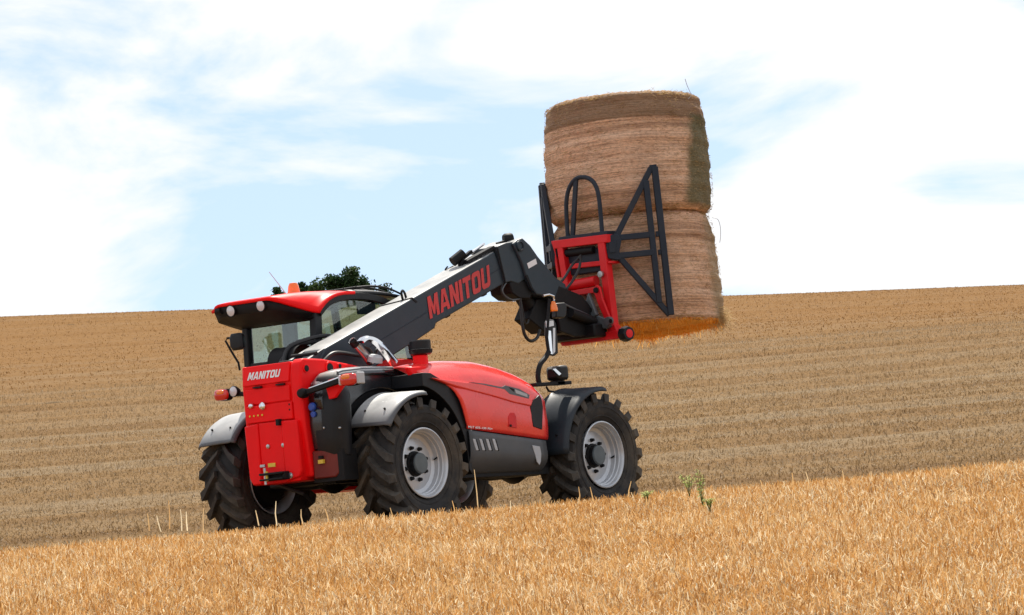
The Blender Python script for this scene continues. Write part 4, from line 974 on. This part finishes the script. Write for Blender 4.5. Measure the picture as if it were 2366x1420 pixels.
# inner black hump, hoses behind the cab
m = MB(); m.lathe([(0, .17), (.03, .165), (.30, .165), (.33, .17)], (-.22, .05, 1.70), (0, 1, 0), 20, R(-90), R(90)); m.build('hose_guard', BLKM, TH)
hose([(-.45, .13, 1.66), (-.33, .15, 1.84), (-.1, .10, 1.92), (.15, .06, 1.95), (.3, .03, 1.9)], .022)
hose([(-.45, .19, 1.66), (-.30, .20, 1.80), (-.1, .15, 1.88), (.12, .09, 1.9)], .018)
hose([(-.40, -.34, 1.66), (-.25, -.36, 1.74), (.05, -.36, 1.72), (.3, -.40, 1.68)], .02)
m = MB(); m.tube([bp(-.05, -.32, -.36), (.42, -.38, 1.52)], .035, 12); m.build('lift_ram', STEEL, TH)

# ------------------------------------------------------------------ bale clamp carried on the boom
BC = tag(empty('bale_clamp', (4.0, -.18, 1.85)), 'red framed bale clamp with dark arms gripping the stacked bales', 'bale clamp')
OFF = Vector((4.0, -.18, 1.85))
def bc(mb, name, mt, parent=None, **k):
    mb.v = [tuple(Vector(p)-OFF) for p in mb.v]
    o = link(name, mb.mesh(name), mt, parent or BC, **k); return o
XF = 3.97; F_ = lambda a, b, x=XF: U(a, b, 'x', x)
def fbar(p, q, wd, dp, x=XF):
    """bar lying in the frame plane: wd across in the plane, dp along x"""
    a, b = F_(*p, x), F_(*q, x); return MB().bar(a+Vector((dp/2, 0, 0)), b+Vector((dp/2, 0, 0)), wd, dp, up=(1, 0, 0))
bc(fbar((1290, 556), (1308, 668), .070, .10), 'frame_post', REDD, bevel=.006)
bc(fbar((1386, 546), (1412, 775), .085, .10), 'frame_post', REDD, bevel=.006)
bc(fbar((1278, 565), (1402, 550), .085, .11, XF-.004), 'frame_beam', REDD, bevel=.006)
bc(fbar((1316, 615), (1402, 606), .050, .08, XF+.02), 'frame_beam', REDD, bevel=.006)
bc(fbar((1296, 790), (1428, 772), .085, .12, XF-.03), 'frame_beam', REDD, bevel=.008)
bc(fbar((1276, 556), (1290, 640), .03, .12, XF+.05), 'side_flange', REDD, bevel=.004)
m = MB(); m.prism([F_(a, b, XF+.02) for a, b in [(1384, 604), (1411, 602), (1412, 607), (1388, 612)]], (.18, 0, 0)); bc(m, 'bracket', REDD, bevel=.004)
m = MB(); m.tube([F_(1316, 660, XF+.06), F_(1378, 648, XF+.06)], .055, 16); bc(m, 'cross_tube', REDD)
m = MB(); m.prism([F_(a, b, XF-.01) for a, b in [(1314, 672), (1376, 662), (1374, 676), (1318, 684)]], (.12, 0, 0)); bc(m, 'cross_plate', REDD, bevel=.006)
m = MB(); m.prism([F_(a, b, XF-.06) for a, b in [(1368, 667), (1378, 657), (1385, 662), (1392, 690), (1412, 742), (1413, 752), (1402, 750), (1382, 705)]], (.03, 0, 0)); lk = bc(m, 'link_plate', REDD, bevel=.008)
def bdisc(px, py, x, r_, mt, nm, par=None, L_=.02, ax=(1, 0, 0)):
    q = MB(); q.lathe([(0, r_), (-L_, r_*.95), (-L_-.002, .0001)], F_(px, py, x), ax, 18); return bc(q, nm, mt, par)
bdisc(1378, 670, XF-.062, .030, BLKM, 'pin'); bdisc(1390, 633, XF-.005, .034, STEEL, 'bolt', None, .03); bdisc(1410, 741, XF-.062, .045, DSTEEL, 'pin_boss', None, .05); bdisc(1411, 741, XF-.115, .022, BLKM, 'pin', None, .004)
m = MB(); m.prism([F_(a, b, XF-.10) for a, b in [(1358, 676), (1364, 690), (1378, 727), (1367, 733), (1352, 712), (1353, 695)]], (.05, 0, 0)); bc(m, 'rocker', DSTEEL, bevel=.008)
bdisc(1363, 716, XF-.101, .03, BLKM, 'pin', None, .006)
m = MB(); m.prism([F_(a, b, XF-.08) for a, b in [(1368, 738), (1380, 728), (1404, 738), (1410, 752), (1400, 760), (1388, 758)]], (.06, 0, 0)); bc(m, 'hook', DSTEEL, bevel=.01)
m = MB(); m.prism([F_(a, b, XF-.02) for a, b in [(1405, 752), (1418, 748), (1430, 770), (1428, 780), (1412, 782)]], (.10, 0, 0)); bc(m, 'corner_plate', REDD, bevel=.008)
# end of the lower cross shaft
c = F_(1440, 772, XF+.02)
m = MB(); m.lathe([(0, .0001), (0, .080), (-.06, .084), (-.085, .076), (-.10, .074), (-.10, .045)], c, (.25, 1, 0), 8); sh = bc(m, 'shaft_end', BLK, bevel=.006)
m = MB(); m.lathe([(-.07, .045), (-.105, .044), (-.108, .0001)], c, (.25, 1, 0), 16); bc(m, 'shaft_core', REDD, sh)
m = MB(); m.tube([c, F_(1300, 790, XF+.02)], .04, 12); bc(m, 'cross_shaft', REDD)
# black top cap and hoop guard
bc(fbar((1290, 552), (1402, 537), .04, .16, XF+.03), 'top_cap', ARM, bevel=.005)
m = MB(); m.tube(smooth_path([F_(a, b, XF+.10) for a, b in [(1312, 545), (1309, 500), (1309, 462), (1316, 432), (1331, 413), (1350, 409), (1368, 417), (1380, 438), (1386, 475), (1391, 535)]], 5), .024, 10); bc(m, 'hoop_guard', ARM)
bc(fbar((1329, 411), (1321, 546), .050, .03, XF+.085), 'hoop_bar', ARM, bevel=.004)
m = MB(); m.box(XF+.08, XF+.16, -.42, .05, 2.55, 2.80); bc(m, 'rear_plate', ARM, bevel=.01)
m = MB(); m.tube([F_(1305, 585, XF+.06), F_(1372, 576, XF+.06)], .04, 12); bc(m, 'clamp_ram', BLKM)
# arms: flat frames lying against the bales
AH = Vector((4.085, -.535, 0)); AD = Vector((math.cos(R(44.6)), -math.sin(R(44.6)), 0)); AN = Vector((math.sin(R(44.6)), math.cos(R(44.6)), 0))
def arm(mir):
    A_ = lambda p: UP(p[0], p[1], AH, AN)
    def mv(p): return Vector((p.x, -.36-p.y, p.z)) if mir else p
    nrm = Vector((AN.x, -AN.y, 0)) if mir else AN
    def ab_(p, q, wd, dp=.055, off=0.0):
        a, b = mv(A_(p))-nrm*(dp/2+off), mv(A_(q))-nrm*(dp/2+off)
        return MB().bar(a, b, wd, dp, up=tuple(nrm))
    root = None
    m = MB(); pts = [mv(A_(p)) for p in [(1400, 545), (1424, 541), (1434, 556), (1428, 588), (1434, 600), (1424, 602), (1403, 598), (1398, 570)]]
    m.prism(pts, -nrm*.07); root = bc(m, 'clamp_arm', ARM, bevel=.008)
    m = MB(); m.prism([mv(A_(p)) - nrm*.072 for p in [(1404, 560), (1420, 558), (1420, 584), (1405, 586)]], -nrm*.01); bc(m, 'hinge_plate', ARM, root, bevel=.003)
    bars = [((1503, 388), (1424, 545), .058), ((1413, 551), (1504, 542), .062), ((1420, 592), (1510, 583), .062), ((1428, 592), (1546, 728), .058), ((1491, 418), (1522, 700), .060), ((1511, 386), (1549, 728), .066)]
    for i, (p, q, wd) in enumerate(bars): bc(ab_(p, q, wd, .055+.004*(i % 3), .001*i), 'arm_bar', ARM, root, bevel=.006)
    for (p, q) in (((1514, 541), (1528, 540)), ((1520, 583), (1534, 582)), ((1500, 388), (1516, 386))):
        bc(ab_(p, q, .055, .05, .004), 'arm_bar', ARM, root, bevel=.004)
arm(False); arm(True)

# ------------------------------------------------------------------ round bales
def bale_mat(name, stain_glow):
    m = bpy.data.materials.new(name); m.use_nodes = True; t = m.node_tree; b = t.nodes['Principled BSDF']
    b.inputs['Roughness'].default_value = .75; b.inputs['Specular IOR Level'].default_value = .2
    L = t.links.new; tx = t.nodes.new('ShaderNodeTexCoord')
    def noise(sc, det=4, ro=.6, dist=0):
        mp_ = t.nodes.new('ShaderNodeMapping'); mp_.inputs['Scale'].default_value = sc; L(tx.outputs['Object'], mp_.inputs[0])
        q = t.nodes.new('ShaderNodeTexNoise'); q.inputs['Scale'].default_value = 1; q.inputs['Detail'].default_value = det; q.inputs['Roughness'].default_value = ro; q.inputs['Distortion'].default_value = dist
        L(mp_.outputs[0], q.inputs[0]); return q.outputs['Fac']
    def ramp(fac, stops):
        r = t.nodes.new('ShaderNodeValToRGB'); r.color_ramp.elements[0].position = stops[0][0]; r.color_ramp.elements[0].color = (*stops[0][1], 1)
        r.color_ramp.elements[1].position = stops[-1][0]; r.color_ramp.elements[1].color = (*stops[-1][1], 1)
        for p, c in stops[1:-1]: r.color_ramp.elements.new(p).color = (*c, 1)
        L(fac, r.inputs[0]); return r.outputs[0]
    def mix(f, a, c, mode='MIX'):
        q = t.nodes.new('ShaderNodeMixRGB'); q.blend_type = mode
        if isinstance(f, float): q.inputs[0].default_value = f
        else: L(f, q.inputs[0])
        for i, s_ in ((1, a), (2, c)):
            if isinstance(s_, tuple): q.inputs[i].default_value = (*s_, 1)
            else: L(s_, q.inputs[i])
        return q.outputs[0]
    bands = noise((.25, .25, 7.5), 3, .65)
    col = ramp(bands, [(.34, (.42, .24, .145)), (.46, (.64, .39, .25)), (.6, (.74, .48, .325)), (.72, (.58, .355, .225))])
    lines = noise((2.2, 2.2, 95), 3, .7, .3)
    col = mix(.65, col, ramp(lines, [(.34, (.38, .34, .30)), (.52, (1, 1, 1)), (.7, (1.3, 1.25, 1.15))]), 'MULTIPLY')
    fib = noise((26, 26, 60), 5, .75)
    col = mix(.65, col, ramp(fib, [(.32, (.4, .36, .32)), (.5, (1, 1, 1)), (.7, (1.4, 1.35, 1.25))]), 'MULTIPLY')
    sx = t.nodes.new('ShaderNodeSeparateXYZ'); L(tx.outputs['Object'], sx.inputs[0])
    def mr(inp, a, b_, c=0., d=1.):
        q = t.nodes.new('ShaderNodeMapRange'); q.interpolation_type = 'SMOOTHSTEP'
        q.inputs[1].default_value = a; q.inputs[2].default_value = b_; q.inputs[3].default_value = c; q.inputs[4].default_value = d; L(inp, q.inputs[0]); return q.outputs[0]
    def mth(op, a, b_):
        q = t.nodes.new('ShaderNodeMath'); q.operation = op
        for i, s_ in enumerate((a, b_)):
            if isinstance(s_, float): q.inputs[i].default_value = s_
            else: L(s_, q.inputs[i])
        return q.outputs[0]
    wob = noise((5, 5, 5), 4, .6)
    if stain_glow == 'top':
        # weathered band round the top, and a mossy damp patch on the right
        zz = mth('ADD', sx.outputs[2], mth('MULTIPLY', wob, .05))
        col = mix(mr(zz, .985, 1.0), col, mix(.7, col, (.13, .075, .035)))
        xx = mth('ADD', mth('ADD', sx.outputs[0], mth('MULTIPLY', wob, .16)), mth('MULTIPLY', sx.outputs[2], -.13))
        pat = mth('MULTIPLY', mth('MULTIPLY', mr(xx, .57, .69), mr(zz, 1.08, 1.0)), mr(zz, .02, .10))
        col = mix(mth('MULTIPLY', pat, .88), col, ramp(fib, [(.3, (.055, .055, .025)), (.7, (.17, .155, .07))]))
    else:
        xx = mth('ADD', sx.outputs[0], mth('MULTIPLY', wob, .2))
        pat = mr(xx, .80, .92)
        col = mix(mth('MULTIPLY', pat, .6), col, (.20, .175, .09))
        zz = mth('ADD', sx.outputs[2], mth('MULTIPLY', wob, .05))
        col = mix(mr(zz, .035, .02), col, (.85, .42, .09))  # underside painted orange for light bounced up and shining through
    L(col, b.inputs['Base Color'])
    bu = t.nodes.new('ShaderNodeBump'); bu.inputs['Strength'].default_value = .8; bu.inputs['Distance'].default_value = .02
    h = mth('ADD', mth('MULTIPLY', lines, .7), fib); L(h, bu.inputs['Height']); L(bu.outputs[0], b.inputs['Normal'])
    return m
def bale(label, pb, pt, prof, stain_glow, seed, eb, et):
    rg = np.random.default_rng(seed)
    a = U(*pb, 'y', -.15); a.x = 5.02; b = U(*pt, 'y', -.15); b.x = 5.02
    ax = (Vector((_f[0], _f[1], 0)).normalized()*.038+Vector((0, (b.y-a.y)/(b.z-a.z), 1))).normalized()
    H = (b-a).length
    xl = Vector(CR.tolist()); xl = (xl-ax*xl.dot(ax)).normalized(); yl = ax.cross(xl)
    rt = empty('round_bale', a); 
    mat3 = Matrix((xl, yl, ax)).transposed(); rt.rotation_euler = mat3.to_euler()
    tag(rt, label, 'bale', 'two stacked round bales')
    n = 160; nz = 56; rings = []
    zs = np.linspace(0, 1, nz); ph = rg.uniform(0, 6.28, 24)
    ev = lambda th, z: (.010*math.sin(3*th+ph[0]+z*2)+.008*math.sin(5*th+ph[1]-z*3)+.005*math.sin(11*th+ph[2]+z*9)+.006*math.sin(z*31+ph[3]+.5*math.sin(2*th))+.004*math.sin(z*67+ph[4]+th)+.006*math.sin(7*th+ph[7])*math.sin(z*13+ph[8])+.005*math.sin(13*th+ph[9]+z*5)*math.sin(z*23+ph[10])+.0035*math.sin(23*th+17*z+ph[5]))
    for z in zs:
        r0 = float(np.interp(z, [p for p, _ in prof], [q for _, q in prof]))
        e = .0
        ed = min(z, 1-z)*H
        big = (eb if z < .5 else et)
        if ed < .10*big: e = -.075*big*(1-ed/(.10*big))**2
        ring = []
        for k in range(n):
            th = 2*math.pi*k/n; r_ = r0+e+ev(th, z)+float(rg.normal(0, .0022))
            ring.append((r_*math.cos(th), r_*math.sin(th), z*H+.006*math.sin(2*th+ph[6])*(1-2*abs(z-.5))))
        rings.append(ring)
    def cap(ring, z, s):
        out = []
        for k_, f_ in enumerate((.93, .75, .5, .25, .05)):
            out.append([(p[0]*f_, p[1]*f_, z+s*(.012+.015*k_/4)+float(rg.normal(0, .008))) for p in ring])
        return out
    allr = list(reversed(cap(rings[0], 0, -1))) + rings + cap(rings[-1], H, 1)
    m = MB().loft(allr, closed=True, caps=True)
    body = m.build('bale_body', bale_mat('bale_straw_'+stain_glow, stain_glow), rt, smooth=60)
    # loose straw on the wrap
    N_ = 3600
    th = rg.uniform(0, 2*math.pi, N_); z = rg.random(N_); 
    edge = rg.random(N_) < .45; z[edge] = np.where(rg.random(edge.sum()) < .5, rg.random(edge.sum())*.04, 1-rg.random(edge.sum())*.04)
    r0 = np.interp(z, [p for p, _ in prof], [q for _, q in prof])+.004-.075*np.where(z < .5, eb, et)*np.clip(1-np.minimum(z, 1-z)*H/(.10*np.where(z < .5, eb, et)), 0, 1)**2
    P = np.stack([r0*np.cos(th), r0*np.sin(th), z*H], 1)
    tg = np.stack([-np.sin(th), np.cos(th), np.zeros(N_)], 1); od = np.stack([np.cos(th), np.sin(th), np.zeros(N_)], 1)
    L_ = rg.uniform(.015, .055, N_)[:, None]
    d = tg*rg.choice([-1, 1], N_)[:, None]+od*rg.uniform(.02, .35, N_)[:, None]+np.array([0, 0, 1])*rg.normal(0, .35, N_)[:, None]
    C = P+d*L_; B = P+d*L_*.5+od*.006
    o = strips('loose_straw', P, B, C, np.tile(np.array([[0, 0, .0022]]), (N_, 1))+od*.0006, rg.normal(.45, .25, N_), STRAWB, rt)
    o['kind'] = 'stuff'
    return rt, H, a, mat3
b2, H2, a2, m2 = bale('upper round straw bale, dark mossy patch on its right side', (1461, 507), (1442, 238), [(0, .85), (.05, .862), (.3, .872), (.6, .868), (.85, .835), (1, .812)], 'top', 5, 1.0, .55)
b1, H1, a1, m1 = bale('lower round straw bale with bright orange loose straw at its base', (1483, 762), (1461.5, 508.5), [(0, .862), (.2, .872), (.5, .868), (.8, .845), (1, .822)], 'low', 6, .5, 1.0)
# frayed straw hanging under the lower bale, backlit glow put into its orange
def fringe():
    rg = np.random.default_rng(21); N_ = 26000
    th = rg.uniform(0, 2*math.pi, N_); rr = .87*np.sqrt(rg.uniform(0, 1.0, N_))
    P = np.stack([rr*np.cos(th), rr*np.sin(th), np.full(N_, .02)], 1)
    d = np.stack([rg.normal(0, .35, N_), rg.normal(0, .35, N_), -np.abs(rg.normal(.7, .35, N_))], 1)
    L_ = ((rg.gamma(2.2, .014, N_)+.012)*(.65+.5*np.sin(th*7+1)*np.sin(th*3.1)+.35*np.sin(th*17)**2))[:, None]; L_ = np.minimum(L_, .12)
    far = rg.random(N_) < .012; L_[far] *= 1.6
    C = P+d*L_; B = P+d*L_*.5+rg.normal(0, .004, (N_, 3))
    wv = rg.normal(0, 1, (N_, 3)); wv = np.cross(wv, d); wv /= np.linalg.norm(wv, axis=1)[:, None]
    o = strips('hanging_straw', P, B, C, wv*.0026, rg.normal(.45, .28, N_), STRAWO, b1); o['kind'] = 'stuff'
    # tuft bursting out at the right corner
    N2 = 420; s0 = rg.normal(0, .05, (N2, 3)); P = np.array([.80, -.25, .04])+s0
    d = np.stack([np.abs(rg.normal(.8, .4, N2)), rg.normal(0, .5, N2), rg.normal(-.35, .45, N2)], 1); L2 = rg.uniform(.03, .10, N2)[:, None]
    wv = np.cross(rg.normal(0, 1, (N2, 3)), d); wv /= np.linalg.norm(wv, axis=1)[:, None]
    o = strips('straw_tuft', P, P+d*L2*.55, P+d*L2+np.array([0, 0, -.02]), wv*.0026, rg.normal(.85, .2, N2), STRAWB, b1); o['kind'] = 'stuff'
fringe()
# torn ends of the wrap twine
def twine(pts, par, org, m3):
    inv = m3.inverted(); P = [inv @ (p-org) for p in pts]
    MB().tube(smooth_path(P, 6), .0035, 6).build('twine', STICK, par)
bx = lambda a, b: U(a, b, 'x', 4.8)
twine([bx(1583, 182), bx(1587, 195), bx(1592, 207), bx(1597, 219), bx(1590, 228)], b2, a2, m2)
twine([bx(1645, 502), bx(1658, 506), bx(1664, 522), bx(1665, 545), bx(1663, 560)], b1, a1, m1)

# ------------------------------------------------------------------ weeds on the brow
def weed(name, label, px, py, depth, h, nst, nl, seed, spread, tone):
    rg = np.random.default_rng(seed); b = UD(px, py, depth)
    rt = tag(empty(name, b), label, 'weed', 'green weeds in the stubble')
    m = MB(); A = []; D = []; S = []
    for k in range(nst):
        a = rg.uniform(0, 6.28); tip = Vector((math.cos(a)*spread*h*rg.random(), math.sin(a)*spread*h*rg.random(), h*rg.uniform(.75, 1)))
        m.tube([(0, 0, -.05), tip*.5+Vector((0, 0, .02)), tip], [.003, .0025, .0015], 6)
        for j in range(nl):
            t = rg.uniform(.25, 1.0); p = tip*t; aa = rg.uniform(0, 6.28)
            A.append(p); D.append((math.cos(aa), math.sin(aa), rg.uniform(-.1, .9))); S.append(rg.uniform(.012, .032)*(1.25-t*.5))
    m.build('stem', WEED, rt)
    A = np.array(A); D = np.array(D); S = np.array(S)[:, None]
    wv = np.cross(D, np.array([0.2, .3, 1.0])); wv /= np.linalg.norm(wv, axis=1)[:, None]
    strips('leaf', A, A+D*S*.6, A+D*S*1.15-np.array([0, 0, .01]), wv*S*.28, rg.normal(tone, .15, len(A)), WEED, rt)
weed('weed', 'yellow green weed standing on the brow right of the front wheel', 1592, 1134, 37.6, .15, 7, 14, 1, .8, .9)
weed('weed', 'tall thin grey green weed with a feathery top in the foreground stubble', 1624, 1165, 36.0, .30, 4, 16, 2, .22, .65)
weed('weed', 'faint low green weed at the foot of the front wheel', 1492, 1152, 37.4, .07, 7, 8, 4, 1.2, .95)
weed('weed', 'small low green weed in the stubble below the tall thin weed', 1640, 1172, 35.4, .08, 6, 10, 3, .9, .75)
